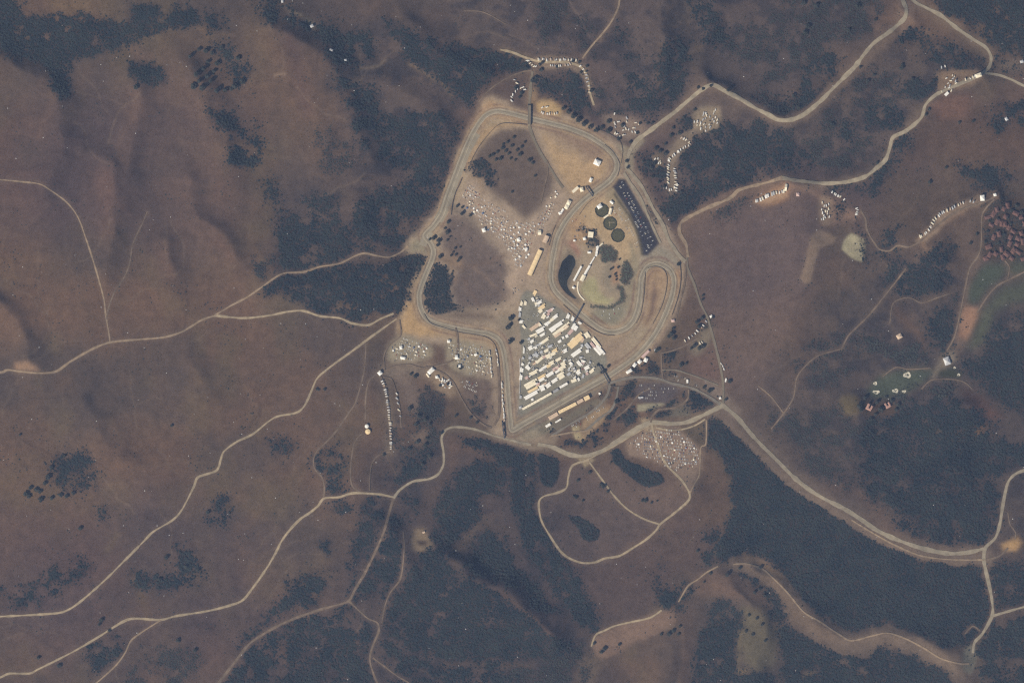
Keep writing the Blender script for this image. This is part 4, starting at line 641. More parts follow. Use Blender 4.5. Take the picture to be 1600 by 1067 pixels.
def tree(x, y, r, label, group):
    tm, cm = TREES[ntree[0] % 4]; ntree[0] += 1
    sc = r*S/5.2
    o = put('tree', None, label, 'tree', group, loc=at(x, y), rot=random.uniform(0, 6.28), scale=(sc, sc, sc*.9))
    put('trunk', tm, parent=o); put('crown', cm, parent=o)
TREE_SETS = [
 ('dark round oak of the scattered grove at the upper left', 'oaks scattered at the upper left', '308,118,5 325,120,5 304,136,6 317,139,6 312,128,4 340,143,5 352,142,4 368,135,6 322,80,5 312,78,4 332,84,4 318,108,5 330,128,4 298,90,4 340,100,5 326,97,4 347,75,4 372,92,5 380,128,5 362,140,4 213,137,5 335,112,4'),
 ('small dark oak around the grove in the lower left pasture', 'oaks around the lower left grove', '45,775,4 63,780,5 62,768,4 80,778,4 95,773,4 115,770,4 48,762,4 40,772,5 75,745,5 80,730,4 104,775,4 31,679,2.5 56,765,4 100,712,3.5 70,755,4'),
 ('dark shrub on the bare infield slope beside the climbing track', 'shrubs by the climbing track', '714,322,3 722,334,3.5 735,336,3.5 722,324,2.5 700,347,3.5 699,363,4 695,357,2.5 711,388,2.5 712,398,2.5 718,404,3 708,394,2 705,399,2.5 715,408,2.5 678,372,4 686,376,4.5 688,401,4 671,374,2.5 684,383,3 699,375,2.5 703,370,2 719,386,2'),
 ('dark bush on the slope inside the top sweep of the circuit', 'bushes inside the top sweep', '770,242,3 777,238,3 785,232,3.5 793,222,3 800,228,3 795,240,3 808,235,3 812,242,4 782,248,3.5 775,250,3 798,248,2.5 765,245,3 790,236,3 803,215,3 815,230,3 832,255,3 836,275,2.5 828,250,4 800,300,2.5 820,222,2.5 786,226,2.5 805,250,2.5'),
 ('dark tree standing at the roadside by the upper rim campers', 'trees by the upper rim campers', '822,107,4 845,110,4 833,126,5 838,122,4 852,128,3 815,146,4 848,98,3 905,98,3 917,104,3 908,114,3 924,142,3.5 843,101,3 812,152,3 806,138,4 895,96,3 916,112,2.5 870,105,3'),
 ('dark tree along the outer bank of the top sweep', 'trees along the top sweep', '880,170,4 888,175,4 896,182,5 904,188,5 912,194,5 922,199,4 932,203,5 940,200,4 950,205,5 951,190,4 967,217,4 985,222,3 972,196,4 996,208,3 1000,193,3 1012,193,3 1020,192,3 979,252,3 981,262,3'),
 ('dark tree among the campers right of the circuit entrance', 'trees among the entrance campers', '1025,232,4 1032,236,4 1040,240,4 1022,255,4 1018,262,4 1048,212,4 1062,208,4 1068,184,3 1038,292,3 1030,285,3 1020,276,3 1065,300,3 1040,225,3 1052,200,3 1005,252,3 1085,172,3'),
 ('lone dark tree on the infield mound beside the dry pond', 'trees on the infield mound', '954,421,2 961,428,2.6 952,433,2.2 963,437,2.2 966,418,2.4 968,405,2 957,419,2 963,432,2'),
 ('dark tree beside the hill lane below the paddock crossing', 'trees by the lower crossing', '798,497,5 797,508,4 793,512,4 797,533,5 814,535,3.5 811,500,2.5 963,627,4 940,582,3 944,580,3.5 950,572,3 934,570,2.5'),
 ('dark tree by the tents and yards right of the hairpin', 'trees right of the hairpin', '1049,522,5 1053,528,4 1045,526,3.5 1028,546,3.5 1025,549,3 1089,503,4 1092,510,4 1097,497,3.5 1113,496,3 1085,540,4 1092,544,4 1098,541,4 1080,544,3 1108,611,4 1112,609,3 1100,605,3 1134,624,3 1140,596,4 1052,513,3 1064,570,4 1072,568,3 1098,468,2.5 1098,462,2.5 1060,413,3'),
 ('dark tree among the villas and gardens at the right', 'trees among the villas', '1343,634,5 1345,640,4 1370,628,4 1376,640,5 1394,626,4 1400,640,4 1352,622,4 1360,655,3.5 1385,620,3 1404,632,4 1368,648,3'),
 ('garden tree between the tiled roofs at the right edge', 'garden trees between tiled roofs', '1545,345,3 1558,342,3 1572,340,3.5 1580,330,3.5 1590,340,3 1558,362,3 1568,366,3 1595,352,3.5 1560,380,3 1570,378,2.5 1584,380,3 1542,362,3 1539,378,3 1588,322,4 1595,332,4 1578,350,3 1585,392,3 1548,386,2.5'),
 ('lone dark tree in the meadow of the dirt loop', 'trees in the loop meadow', '903,750,3 911,782,2.5 900,777,3 897,775,2.5 943,760,4 950,768,3 939,757,3 1009,782,4 1018,785,2.5 1027,782,2 921,738,3 1004,782,3 1090,860,3 955,722,2'),
 ('dark tree dotting the slope by the lower track at the bottom', 'trees by the lower track', '945,1013,4 940,1018,4 968,1007,3 928,1005,3 1045,990,4 1052,985,4 1060,990,3 1033,990,3 1110,895,3 1100,908,2.5 1135,897,4 1155,887,3 1188,886,3 1062,978,3 1187,920,3 1178,925,3 1195,930,3 1170,960,3 1182,965,3 1190,975,3 1176,990,3 1165,985,3 1195,1000,3'),
 ('single dark tree on the pasture between the lower dirt roads', 'single trees between the lower dirt roads', '158,968,4.5 155,975,3 170,985,3 125,825,4 60,1027,3.5 92,1040,4 278,1000,4 305,1015,4 290,885,4 260,870,4 250,905,4 310,890,3.5 495,608,2.5 498,609,2 507,608,3 325,800,4 268,665,3'),
 ('small dark tree by the roadside on the upper right hillside', 'trees on the upper right hillside', '1367,32,3 1343,106,3 1365,118,3 1355,128,4 1408,107,4 1425,125,3.5 1409,102,3 1420,45,3 1450,172,3 1498,192,3 1520,190,3 1248,168,4 1240,150,4 1258,52,5 1262,42,5 1325,48,4 1340,10,5 1275,10,5 1255,5,5 1110,135,3 1137,142,3 1098,140,3 1090,138,3 1445,180,3 1300,195,4 1370,255,3 1478,262,3 1453,285,4 1516,380,3 1526,366,3'),
 ('dark bush beside the left camping lots', 'bushes by the left camping lots', '649,588,4 642,584,3 720,575,3 716,572,3 688,602,3 700,600,3 640,638,4 655,650,4 665,655,4 650,662,4 672,662,3 745,660,3 735,652,3 712,650,3 600,710,3 668,684,3 690,676,3 652,690,4 665,695,4 640,700,4 672,712,4 660,725,4 786,663,2.5 787,672,2.5'),
]
for lab, grp, s in TREE_SETS:
    for q in P(s): tree(q[0], q[1], q[2], lab, grp)
print('trees', ntree[0])
# ------------------------------------------------------------------ buildings, tents and transporters
PAINT = {'white': material('white_paint', (.80, .755, .66), .5, .04, .3, .3), 'cream': material('cream_sheet', (.78, .68, .49), .6, .06, .2, .2),
         'yellow': material('yellow_sheet', (.74, .55, .30), .7, .08, .2, .2), 'tan': material('tan_sheet', (.55, .40, .27), .7, .12, .2, .2), 'pink': material('faded_pink_sheet', (.55, .38, .32), .7, .12, .2, .2),
         'grey': material('grey_sheet', (.30, .29, .28), .6, .12, .3, .2), 'silver': material('silver_paint', (.46, .45, .43), .4, .06, .3, .4), 'dark': material('dark_paint', (.05, .055, .065), .4, .1, .3, .4),
         'red': material('red_paint', (.34, .06, .04), .4, .1, .3, .4), 'blue': material('blue_paint', (.06, .11, .22), .4, .1, .3, .4)}
M_GLASS = material('dark_glass', (.03, .035, .04), .15, .1, 1, .5); M_TYRE = material('tyre_rubber', (.03, .03, .03), .9, .1, 1)
M_WALL = material('rendered_wall', (.42, .36, .30), vary=.08, scale=.5); M_TILE = material('red_roof_tile', alb(114, 93, 90), vary=.45, scale=.35); M_CONC = material('concrete', (.30, .28, .25), vary=.12, scale=.3)
R = math.radians
def building(name, cat, x, y, L, Wd, ang, h, roof, col, label, group=None):
    """walls with openings under a roof of its own, sizes in photo pixels"""
    l, w = L*S, Wd*S
    o = put(name, None, label, cat, group, loc=at(x, y), rot=R(ang))
    b = MB(); b.box(0, 0, -2, l*.96, w*.92, h+2)
    put('wall', b.mesh('wall', [M_WALL if name != 'tent' else PAINT['cream']]), parent=o)
    b = MB()
    if roof == 'vault':
        n = max(1, int(l/18))
        for k in range(n): b.vault((k+.5)*l/n-l/2, 0, h, l/n-.5, w, w*.22)
    elif roof == 'gable': b.box(0, 0, h, l, w, .3); b.gable(0, 0, h+.3, l, w, w*.2)
    elif roof == 'hip': b.box(0, 0, h, l+1, w+1, .3); b.gable(0, 0, h+.3, l+1, w+1, min(l, w)*.24, hip=min(l, w)*.45)
    elif roof == 'peaks':
        n = max(1, round(l/w))
        for k in range(n): b.gable((k+.5)*l/n-l/2, 0, h, l/n-.3, w, w*.24, hip=l/n*.48)
    else:
        b.box(0, 0, h, l, w, .5)
        for k in range(max(1, int(l/14))): b.box(-l/2+7+14*k, w*.15*(-1)**k, h+.5, 2.2, 1.8, 1.1, 1)
        b.box(0, w/2-.25, h+.5, l, .5, .5); b.box(0, -w/2+.25, h+.5, l, .5, .5)
    put('roof', b.mesh('roof', [PAINT[col] if col in PAINT else col, PAINT['grey']]), parent=o)
    return o
BUILD = [
 ('building', 'building', 836, 410.5, 43, 7.5, 66, 6, 'vault', 'yellow', 'very long yellow roofed hospitality building beside the left straight'), ('building', 'building', 853, 374, 12, 7.5, 66, 6, 'vault', 'tan', 'short tan vaulted building at the upper end of the long yellow roof'),
 ('building', 'building', 886.5, 637.3, 31, 5.2, 27, 9, 'flat', 'yellow', 'long middle grandstand roof of yellow sheeting below the main straight'), ('building', 'building', 864.5, 650, 16, 6, 31, 9, 'flat', 'tan', 'tan grandstand roof at the lower left end of the grandstand row'), ('building', 'building', 906.4, 626.8, 10.5, 5.2, 29, 9, 'flat', 'tan', 'short tan grandstand roof second from the upper right end of the row'), ('building', 'building', 916.8, 621.7, 9, 6.6, 27, 9, 'flat', 'yellow', 'squarish yellow grandstand roof at the upper right end of the row'),
 ('building', 'building', 839, 626.6, 52, 3.6, 29, 6, 'flat', 'cream', 'very long narrow cream pit garage roof along the pit lane'), ('building', 'building', 868.4, 610.2, 9.5, 4, 29, 6, 'flat', 'grey', 'short grey garage roof between the long pit garage and the white garage'), ('building', 'building', 880.6, 602, 14, 3.8, 29, 6, 'flat', 'white', 'white garage roof along the pit lane right of the grey garage roof'), ('building', 'building', 896.5, 594.6, 8.5, 5, 22, 7, 'flat', 'cream', 'blocky cream race tower along the pit lane'),
 ('building', 'building', 932.2, 394, 13, 3.4, 80, 6, 'flat', 'white', 'white upright building at the head of the long infield terrace'), ('building', 'building', 925.5, 407.5, 14, 2, 58, 5, 'gable', 'white', 'narrow white roof of the upper infield terrace'), ('building', 'building', 916, 424.5, 22, 3.4, 60, 6, 'gable', 'white', 'long white roof of the middle infield terrace above the dry pond'), ('building', 'building', 910.5, 434.5, 10, 6, 62, 7, 'gable', 'cream', 'broad cream roof at the lower end of the infield terrace'), ('building', 'building', 902.5, 427.5, 26, 3, 62, 6, 'gable', 'white', 'long white building between the dark pond and the infield terrace'),
 ('building', 'building', 922.8, 366.8, 9, 8.4, 84, 7, 'flat', 'cream', 'square cream building with green trees behind it in the infield'), ('tent', 'tent', 933, 254.3, 8.5, 10, 65, 7, 'hip', 'white', 'big white marquee alone on the orange dirt oval'), ('tent', 'tent', 887, 320, 15, 6, 63, 6, 'peaks', 'cream', 'large cream marquee beside the upper left straight'), ('tent', 'tent', 878.5, 329.5, 7, 3.2, 60, 5, 'gable', 'white', 'slim white tent just below the large cream marquee'), ('tent', 'tent', 875, 333.3, 4, 4, 20, 5, 'hip', 'white', 'small square white tent at the end of the slim white tent'),
 ('tent', 'tent', 899, 296.6, 12, 4.4, 42, 6, 'gable', 'cream', 'long cream tent at the foot of the orange dirt oval'), ('tent', 'tent', 909, 296.4, 5, 6.5, 12, 6, 'hip', 'cream', 'square cream tent at the foot of the orange dirt oval'), ('tent', 'tent', 923, 281.5, 6.5, 4, 68, 5, 'hip', 'white', 'small white tent on the lower right rim of the orange dirt oval'),
 ('tent', 'tent', 936.8, 322.6, 7.5, 6, 35, 6, 'hip', 'white', 'white marquee standing on the rim of the uppermost round lawn'), ('tent', 'tent', 953.6, 330.6, 10.5, 4, 76, 6, 'gable', 'cream', 'upright cream tent right of the uppermost round lawn'), ('tent', 'tent', 947, 338.3, 9, 2.6, 35, 5, 'gable', 'cream', 'slanting cream tent between the uppermost and middle round lawns'), ('tent', 'tent', 955.8, 316.3, 6, 3.6, -40, 5, 'gable', 'white', 'small white tent above the uppermost round lawn'), ('tent', 'tent', 913.3, 373, 4.2, 4, 20, 5, 'hip', 'white', 'small white tent left below the square cream building'), ('tent', 'tent', 897.6, 376, 3, 2.6, 10, 4, 'hip', 'white', 'tiny white tent far left of the square cream building'), ('tent', 'tent', 920.8, 394.4, 5, 3, 0, 5, 'hip', 'white', 'small white tent left of the upright infield building'), ('tent', 'tent', 933.8, 386, 4, 3.4, 30, 5, 'hip', 'white', 'small white tent at the top of the upright infield building'), ('tent', 'tent', 896.2, 449.2, 4, 3, -30, 5, 'hip', 'white', 'small white tent at the foot of the long white building by the pond'), ('tent', 'tent', 939, 382.5, 7, 2, 42, 4, 'gable', 'cream', 'thin cream awning above the upright infield building'),
 ('tent', 'tent', 843, 363.5, 5, 7.5, 2, 5, 'gable', 'cream', 'cream tent at the right end of the large hillside car lot'), ('tent', 'tent', 822.5, 390, 5.5, 3.6, 80, 5, 'gable', 'white', 'white tent low in the large hillside car lot'), ('tent', 'tent', 810.5, 374.6, 5, 5.6, 15, 5, 'hip', 'white', 'square white tent in the middle of the large hillside car lot'), ('tent', 'tent', 756, 359.8, 5, 6, 20, 5, 'hip', 'white', 'square white tent at the left edge of the large hillside car lot'),
 ('tent', 'tent', 673.4, 579.4, 11, 6, 44, 6, 'hip', 'white', 'big white marquee in the left camping'), ('tent', 'tent', 668.6, 586.4, 7, 2.6, -55, 5, 'gable', 'cream', 'slim cream tent left below the big white marquee'), ('tent', 'tent', 682.6, 589, 4, 4, 10, 5, 'hip', 'white', 'small white tent right below the big white marquee'), ('tent', 'tent', 713, 558, 4.4, 7, 0, 5, 'gable', 'white', 'upright white tent inside the right gravel camping lot'), ('tent', 'tent', 717.6, 571.6, 4.4, 4, 0, 5, 'hip', 'white', 'small white tent at the foot of the right gravel camping lot'), ('tent', 'tent', 701.2, 533.3, 4.4, 4, 0, 5, 'hip', 'white', 'small white tent at the top corner of the right gravel camping lot'), ('tent', 'tent', 629.5, 559.2, 7.5, 4, -12, 5, 'hip', 'white', 'white tent at the foot of the left gravel camping lot'), ('tent', 'tent', 626.6, 543.2, 4, 5.4, 5, 5, 'hip', 'white', 'white tent in the middle of the left gravel camping lot'), ('tent', 'tent', 743.5, 554, 4.6, 3.4, 30, 5, 'hip', 'white', 'small white tent right in the right gravel camping lot'), ('building', 'building', 593.8, 582.8, 6, 6, 40, 6, 'hip', 'white', 'white hut at the top of the camper row in the left camping'),
 ('tent', 'tent', 983, 580, 9.5, 4.2, 32, 6, 'hip', 'white', 'longest white tent at the left end of the row below the straight'), ('tent', 'tent', 991.6, 570, 6.4, 4.6, 52, 6, 'hip', 'white', 'second white tent from the left in the row below the straight'), ('tent', 'tent', 999.3, 565, 6, 5, 50, 6, 'hip', 'white', 'third white tent from the left in the row below the straight'), ('tent', 'tent', 1009, 562.3, 6.4, 5.4, 65, 6, 'hip', 'white', 'white tent at the right end of the row below the straight'), ('tent', 'tent', 1008.5, 553, 15, 4, 44, 5, 'gable', 'pink', 'faded pink awning above the row of white tents'),
 ('building', 'building', 1074, 595.6, 3, 5.6, 0, 4, 'flat', 'white', 'small white hut on the service road left of the main junction'), ('building', 'building', 1125.2, 622, 3.4, 3.4, 20, 4, 'flat', 'white', 'small white gatehouse at the main junction'), ('building', 'building', 1134, 594, 2.2, 6, -10, 4, 'flat', 'white', 'thin white container above the main junction'), ('building', 'building', 1111.5, 494.5, 4, 4, 30, 4, 'hip', 'white', 'white roofed hut at the head of the small yard right of the circuit'), ('building', 'building', 1051.6, 501, 5, 4, 10, 4, 'hip', 'pink', 'pinkish hut by the trees right of the hairpin'), ('building', 'building', 1001.2, 621, 8, 2.6, 3, 4, 'flat', 'silver', 'long grey shed at the left of the small car park'), ('building', 'building', 1023.5, 547, 3, 3, 0, 4, 'flat', 'silver', 'small grey hut above the short upright lane'), ('building', 'building', 856.3, 664.4, 8.5, 4, 31, 5, 'flat', 'white', 'white hut at the lower left end of the grandstand bank'), ('building', 'building', 872, 657.3, 10, 2.4, 32, 5, 'flat', 'white', 'slim white stall row behind the grandstand'), ('building', 'building', 936.8, 615, 3, 3.4, 20, 5, 'flat', 'white', 'tiny white hut right of the grandstand row'), 
 ('building', 'building', 1227.2, 293.5, 3.4, 11, -8, 6, 'gable', 'cream', 'upright cream hall at the right end of the hilltop tent row'), ('building', 'building', 1527.5, 119, 9, 6, 20, 6, 'hip', 'cream', 'cream roofed building at the right end of the upper right camper lot'), ('building', 'building', 1477.5, 148, 7, 4.4, 45, 5, 'gable', 'white', 'white building at the foot of the upper right camper lot'), ('building', 'building', 1533.5, 310, 6.4, 8.6, 5, 6, 'hip', 'white', 'white roofed building in the row of campers at the right'), ('building', 'building', 1553, 305, 4.4, 4, 15, 5, 'hip', 'white', 'small white hut at the far end of the row of campers at the right'), ('building', 'building', 1246, 304.5, 4.6, 5, 0, 4, 'hip', 'pink', 'small pinkish hut right of the hilltop tents'), ('building', 'building', 1480, 564, 9, 12, 20, 6, 'hip', 'silver', 'pale clubhouse beside the small green lawn'),
 ('building', 'building', 1596, 97, 5, 4, 20, 4, 'hip', 'silver', 'small pale house near the upper right edge'), ('building', 'building', 1572, 186.5, 4, 5, 30, 4, 'hip', 'silver', 'small pale house in the grove below the upper right edge'), ('building', 'building', 487.5, 41.5, 5, 4, 30, 4, 'hip', 'silver', 'small pale house on the upper pasture edge'), ('building', 'building', 441.5, 3, 3, 4.4, 0, 4, 'hip', 'silver', 'small pale house cut by the top edge'), ('building', 'building', 518, 79, 5, 3, -20, 4, 'hip', 'grey', 'small grey shed in the scrub on the upper pasture edge'), ('building', 'building', 540, 94.7, 3.4, 2.6, 10, 4, 'hip', 'silver', 'tiny pale shed above the dark grove on the upper pasture edge'), ('building', 'building', 662, 831, 4, 3, 20, 4, 'gable', 'tan', 'small tan shed in the ring shaped clearing'), ('building', 'building', 1405, 525.5, 8, 7, 30, 5, 'hip', 'tan', 'tan house with a pale yard left of the golf course'),
]
for nm, ct, x, y, L, Wd, ang, h, roof, col, lab in BUILD: building(nm, ct, x, y, L, Wd, ang, h, roof, col, lab)
# tiled houses by the golf course, and the two villas
for k, q in enumerate(P('1567,327 1551,335 1564,350 1552,371 1582,362 1590,373 1577,381 1564,390 1546,398 1597,378 1573,322 1555,397 1570,339 1557,347 1583,392 1572,397 1595,365 1556,328 1588,382 1544,386 1578,371 1560,366 1548,352 1566,402 1590,394 1600,350 1594,340 1586,334 1575,356 1542,340 1598,405 1540,404 1580,404 1569,351')):
    building('house', 'house', q[0], q[1], random.uniform(6.5, 10.5), random.uniform(5, 7), random.choice([-30, 20, 60, 100])+random.uniform(-8, 8), 6, 'hip', M_TILE, 'house with a brick red tiled roof in the dense cluster at the right edge', 'tiled houses at the right edge')
def villa(x, y, ang, label, s):
    o = put('villa', None, label, 'villa', loc=at(x, y), rot=R(ang)); b = MB(); r = MB()
    for cx, cy, l, w in [(0, -6*s, 16*s, 6*s), (-5*s, 3*s, 6*s, 12*s), (7*s, 2*s, 5*s, 10*s)]:
        l, w = l*S*.55, w*S*.55; cx, cy = cx*S*.5, cy*S*.5
        b.box(cx, cy, -2, l*.94, w*.94, 8)
        zz = 6+.3*abs(cx) % .4
        if l > w: r.gable(cx, cy, zz, l+1, w+1, w*.26, hip=w*.4)
        else:
            a, c = (l+1)/2, (w+1)/2
            r.add([(cx-a, cy-c, zz), (cx+a, cy-c, zz), (cx+a, cy+c, zz), (cx-a, cy+c, zz), (cx, cy-c*.5, zz+l*.26), (cx, cy+c*.5, zz+l*.26)], [(0, 1, 4), (1, 2, 5, 4), (2, 3, 5), (3, 0, 4, 5)])
    put('wall', b.mesh('wall', [M_WALL]), parent=o); put('roof', r.mesh('roof', [material('terracotta_tile', (.42, .24, .18), vary=.15, scale=.4)]), parent=o)
villa(1358, 636, -25, 'big villa with a bright terracotta U shaped roof below the green lawn', 1.0)
villa(1387, 633, 30, 'dull terracotta villa right of the bright one below the green lawn', .9)
# pale sand bunkers on the green lawn and round water tanks
M_SAND = material('bunker_sand', (.50, .45, .34), vary=.08, scale=.2)
def bunker(x, y, rx, ry, label):
    n = 14; v = [(0, 0, -.5)]; f = []
    for ring, (q, z) in enumerate([(.6, -.3), (1.0, .35), (1.12, .1)]):
        for i in range(n):
            a = 2*math.pi*i/n; w = q*(1+.16*math.sin(3*a+x)+.1*math.sin(5*a+y)); v.append((rx*S*w*math.cos(a), ry*S*w*math.sin(a), z+.8))
    f += [(0, 1+i, 1+(i+1) % n) for i in range(n)]
    for r_ in range(2): f += [(1+r_*n+i, 1+(r_+1)*n+i, 1+(r_+1)*n+(i+1) % n, 1+r_*n+(i+1) % n) for i in range(n)]
    b = MB(); b.add(v, f); put('bunker', b.mesh('bunker', [M_SAND]), label, 'sand bunker', loc=at(x, y))
for x, y, rx, ry, lab in [(1418, 586, 5.5, 4, 'large ragged sand bunker at the top of the green lawn'), (1369.5, 612.5, 5, 2.6, 'pale sand bunker at the lower left of the green lawn'), (1399.5, 610.5, 4.4, 2.8, 'pale sand bunker at the lower middle of the green lawn'), (1368, 599, 2.8, 2.4, 'small round sand bunker at the left end of the green lawn'), (1413, 611.5, 3, 1.8, 'small dull sand bunker at the lower right of the green lawn'), (1492, 574.5, 1.8, 1.6, 'tiny sand bunker above the small green'), (1498.5, 585.5, 2.2, 1.8, 'tiny sand bunker on the right of the small green')]: bunker(x, y, rx, ry, lab)
def tank(x, y, r, col, label):
    o = put('water_tank', None, label, 'water tank', loc=at(x, y)); b = MB(); b.cyl(0, 0, -1, r*S, r*S, 8, 24, cap=False); put('wall', b.mesh('wall', [PAINT[col]]), parent=o)
    b = MB(); b.cyl(0, 0, 6.8, r*S*1.03, r*S*1.0, .5, 24, dome=2.2); b.box(r*S*.5, 0, 7.2, 1.5, 1.5, 1.6); put('roof', b.mesh('roof', [PAINT[col]]), parent=o)
tank(573.3, 665.6, 3.0, 'white', 'white round water tank beside the tan one'); tank(575, 674, 4.0, 'yellow', 'tan round water tank beside the white one')

# the three round lawns: clipped hedge around dark turf
M_TURF = material('dark_turf', alb(92, 92, 81), vary=.3, scale=.15); M_HEDGE = material('hedge_leaf', (.030, .034, .024), vary=.3, scale=.5)
for k, (x, y, lab) in enumerate([(940.3, 328.8, 'uppermost dark round lawn with a white marquee on its rim'), (953.2, 349.2, 'middle dark round lawn crossed by a pale path'), (965.3, 368, 'lowest dark round lawn of the three, plain inside')]):
    r = 10.6*S; o = put('round_lawn', None, lab, 'lawn', loc=at(x, y)); n = 40; b = MB(); b.cyl(0, 0, -1.5, r, r, 2.0, n); put('turf', b.mesh('turf', [M_TURF]), parent=o)
    b = MB()
    for i in range(52):
        a = 2*math.pi*i/52; tv, tf = TEMPL[i % 7]; q = r*(.93+random.uniform(-.03, .05)); s_ = random.uniform(1.6, 2.8); b.add([(q*math.cos(a)+s_*v[0], q*math.sin(a)+s_*v[1], .2+1.8*v[2]) for v in tv], [tuple(f) for f in tf])
    put('hedge', b.mesh('hedge', [M_HEDGE]), parent=o)
    if k == 1:
        b = MB(); b.box(r*.2, r*.14, .52, r*.9, 2.0, .08); b.box(-r*.05, -r*.1, .52, 2.0, r*.7, .05); put('path', b.mesh('path', [M_GRAVEL]), parent=o)
# ponds
def sheet(name, s, mat, label, cat, dz):
    p = smooth(P(s), 4, True); z = zat(p[:, 0], p[:, 1]).max()+dz; me = bpy.data.meshes.new(name)
    me.from_pydata([(float(wx_(a)), float(wy_(c)), float(z)) for a, c in p], [], [tuple(range(len(p)))[::-1]]); me.materials.append(mat); me.update()
    if me.polygons[0].normal.z < 0: me.flip_normals()
    return put(name, me, label, cat, kind='structure')
M_WATER = material('pond_water', (.026, .028, .024), .5, .6, .012, .12)
sheet('water', '889,398 895,400 899,407 899,414 895,421 892,429 887,437 886,446 889,453 896,461 901,466 898,467 888,461 880,453 874,443 872,433 873,424 876,416 878,409 884,403', M_WATER, 'dark curved pond in the infield beside the left straight', 'pond', .15)

# bridges over the circuit
def bridge(x0, y0, x1, y1, width, label, h=6.5, deck=None):
    L = math.hypot(x1-x0, y1-y0)*S; o = put('bridge', None, label, 'bridge', loc=at((x0+x1)/2, (y0+y1)/2), rot=math.atan2(-(y1-y0), x1-x0))
    b = MB(); b.box(0, 0, h-1, L, width, 1.0); put('deck', b.mesh('deck', [deck or M_CONC]), parent=o)
    for s_ in (-1, 1):
        b = MB(); b.box(0, s_*(width/2-.2), h, L, .3, 1.2); put('railing', b.mesh('railing', [PAINT['grey']]), parent=o)
        b = MB(); b.box(s_*L*.32, 0, -2, 1.6, width*.8, h+1); put('pier', b.mesh('pier', [M_CONC]), parent=o)
        b = MB(); b.add([(s_*L/2, -width/2, -1), (s_*L/2, width/2, -1), (s_*L/2, width/2, h-.02), (s_*L/2, -width/2, h-.02), (s_*(L/2+8), -width/2, -1), (s_*(L/2+8), width/2, -1)], [(0, 1, 2, 3), (3, 2, 5, 4), (0, 3, 4), (1, 5, 2)]); put('ramp', b.mesh('ramp', [deck or M_CONC]), parent=o)
bridge(827.2, 165, 826.8, 195, 11, 'long road bridge carrying the access road over the top sweep', 8, M_ASPH)
bridge(937, 572, 951, 597, 4.5, 'dark footbridge over the right end of the main straight', 7, PAINT['dark']); bridge(896, 503, 911, 476, 4.0, 'dark footbridge from the paddock into the infield', 7, PAINT['dark']); bridge(916.5, 293, 925, 305, 4.0, 'short dark footbridge over the straight near the cream tents', 7, PAINT['dark']); bridge(785, 660, 788, 683, 4.0, 'dark footbridge over the bottom corner of the circuit', 7, PAINT['dark'])
# barriers of dark tyres and low walls along the circuit
def wall(s, width, h, mat, label, name='barrier', cat='barrier'):
    p = smooth(P(s), 3); t = np.gradient(p, axis=0); t /= np.linalg.norm(t, axis=1)[:, None]+1e-9; nr = np.stack([-t[:, 1], t[:, 0]], 1)*width/S/2
    b = MB(); n = len(p); v = []
    for q, m in zip(p, nr):
        z = float(zat(*q)); a, c = q+m, q-m
        v += [(float(wx_(a[0])), float(wy_(a[1])), z-1), (float(wx_(a[0])), float(wy_(a[1])), z+h), (float(wx_(c[0])), float(wy_(c[1])), z+h), (float(wx_(c[0])), float(wy_(c[1])), z-1)]
    f = []
    for i in range(n-1): f += [(4*i+k, 4*i+4+k, 4*i+4+(k+1) % 4, 4*i+(k+1) % 4) for k in range(3)]
    f += [(0, 1, 2, 3), (4*n-1, 4*n-2, 4*n-3, 4*n-4)]; b.add(v, f); put(name, b.mesh(name, [mat]), label, cat)
M_TY = material('stacked_tyres', (.07, .06, .052), vary=.4, scale=.8)
for s, w_, h, lab in [('705,336 707,318 712,300 718,288 722,278', 3, 2.5, 'dark tyre barrier along the lower part of the climbing straight'), ('733,262 738,248 748,230 760,214 775,198 786,193 800,193 823,195', 2.2, 2, 'dark tyre barrier along the inside of the top sweep'),
 ('1062,408 1064,430 1062,452 1057,472 1050,492', 2.6, 2.5, 'dark tyre barrier outside the hairpin on its right'), ('1008,425 1007,450 1005,470 1001,490 994,505', 2.0, 2, 'dark tyre barrier inside the left leg of the hairpin'), ('1012,419 1024,416 1036,420 1042,432 1041,452 1034,478 1020,506', 2.0, 2, 'dark tyre barrier inside the top and right leg of the hairpin'),
 ('868,352 862,368 858,384', 2.2, 2, 'short dark tyre barrier on the left straight above the long yellow roof'), ('930,309 918,318 905,336', 2.0, 2, 'dark tyre barrier between the left straight and the round lawns'), ('663,490 672,504 690,511 720,519 755,525 771,535 778,552 781,580', 1.8, 1.8, 'dark tyre barrier along the inside of the lower left bends'), ('880,476 900,494 920,510 940,521 960,524', 1.8, 1.8, 'dark tyre barrier below the infield bend'),
 ('965,276 968,256 958,238 945,226', 1.8, 1.8, 'dark tyre barrier right of the orange dirt oval'), ('930,200 950,208 968,220 973,236 970,256', 1.8, 1.8, 'dark tyre barrier outside the right end of the top sweep'), ('950,600 964,604 990,602', 1.8, 1.8, 'dark tyre barrier at the exit of the pit straight')]: wall(s, w_*.75, h, M_TY, lab)
wall('903.5,440 902.4,450 904,458 908,464 913,469', 4.4, 2.0, PAINT['cream'], 'curved pale terrace wall above the dry pond', 'terrace_wall', 'wall')
wall('812,560 812.6,590 812,615', 2.0, 2.2, PAINT['silver'], 'pale wall along the left edge of the paddock', 'paddock_wall', 'wall')

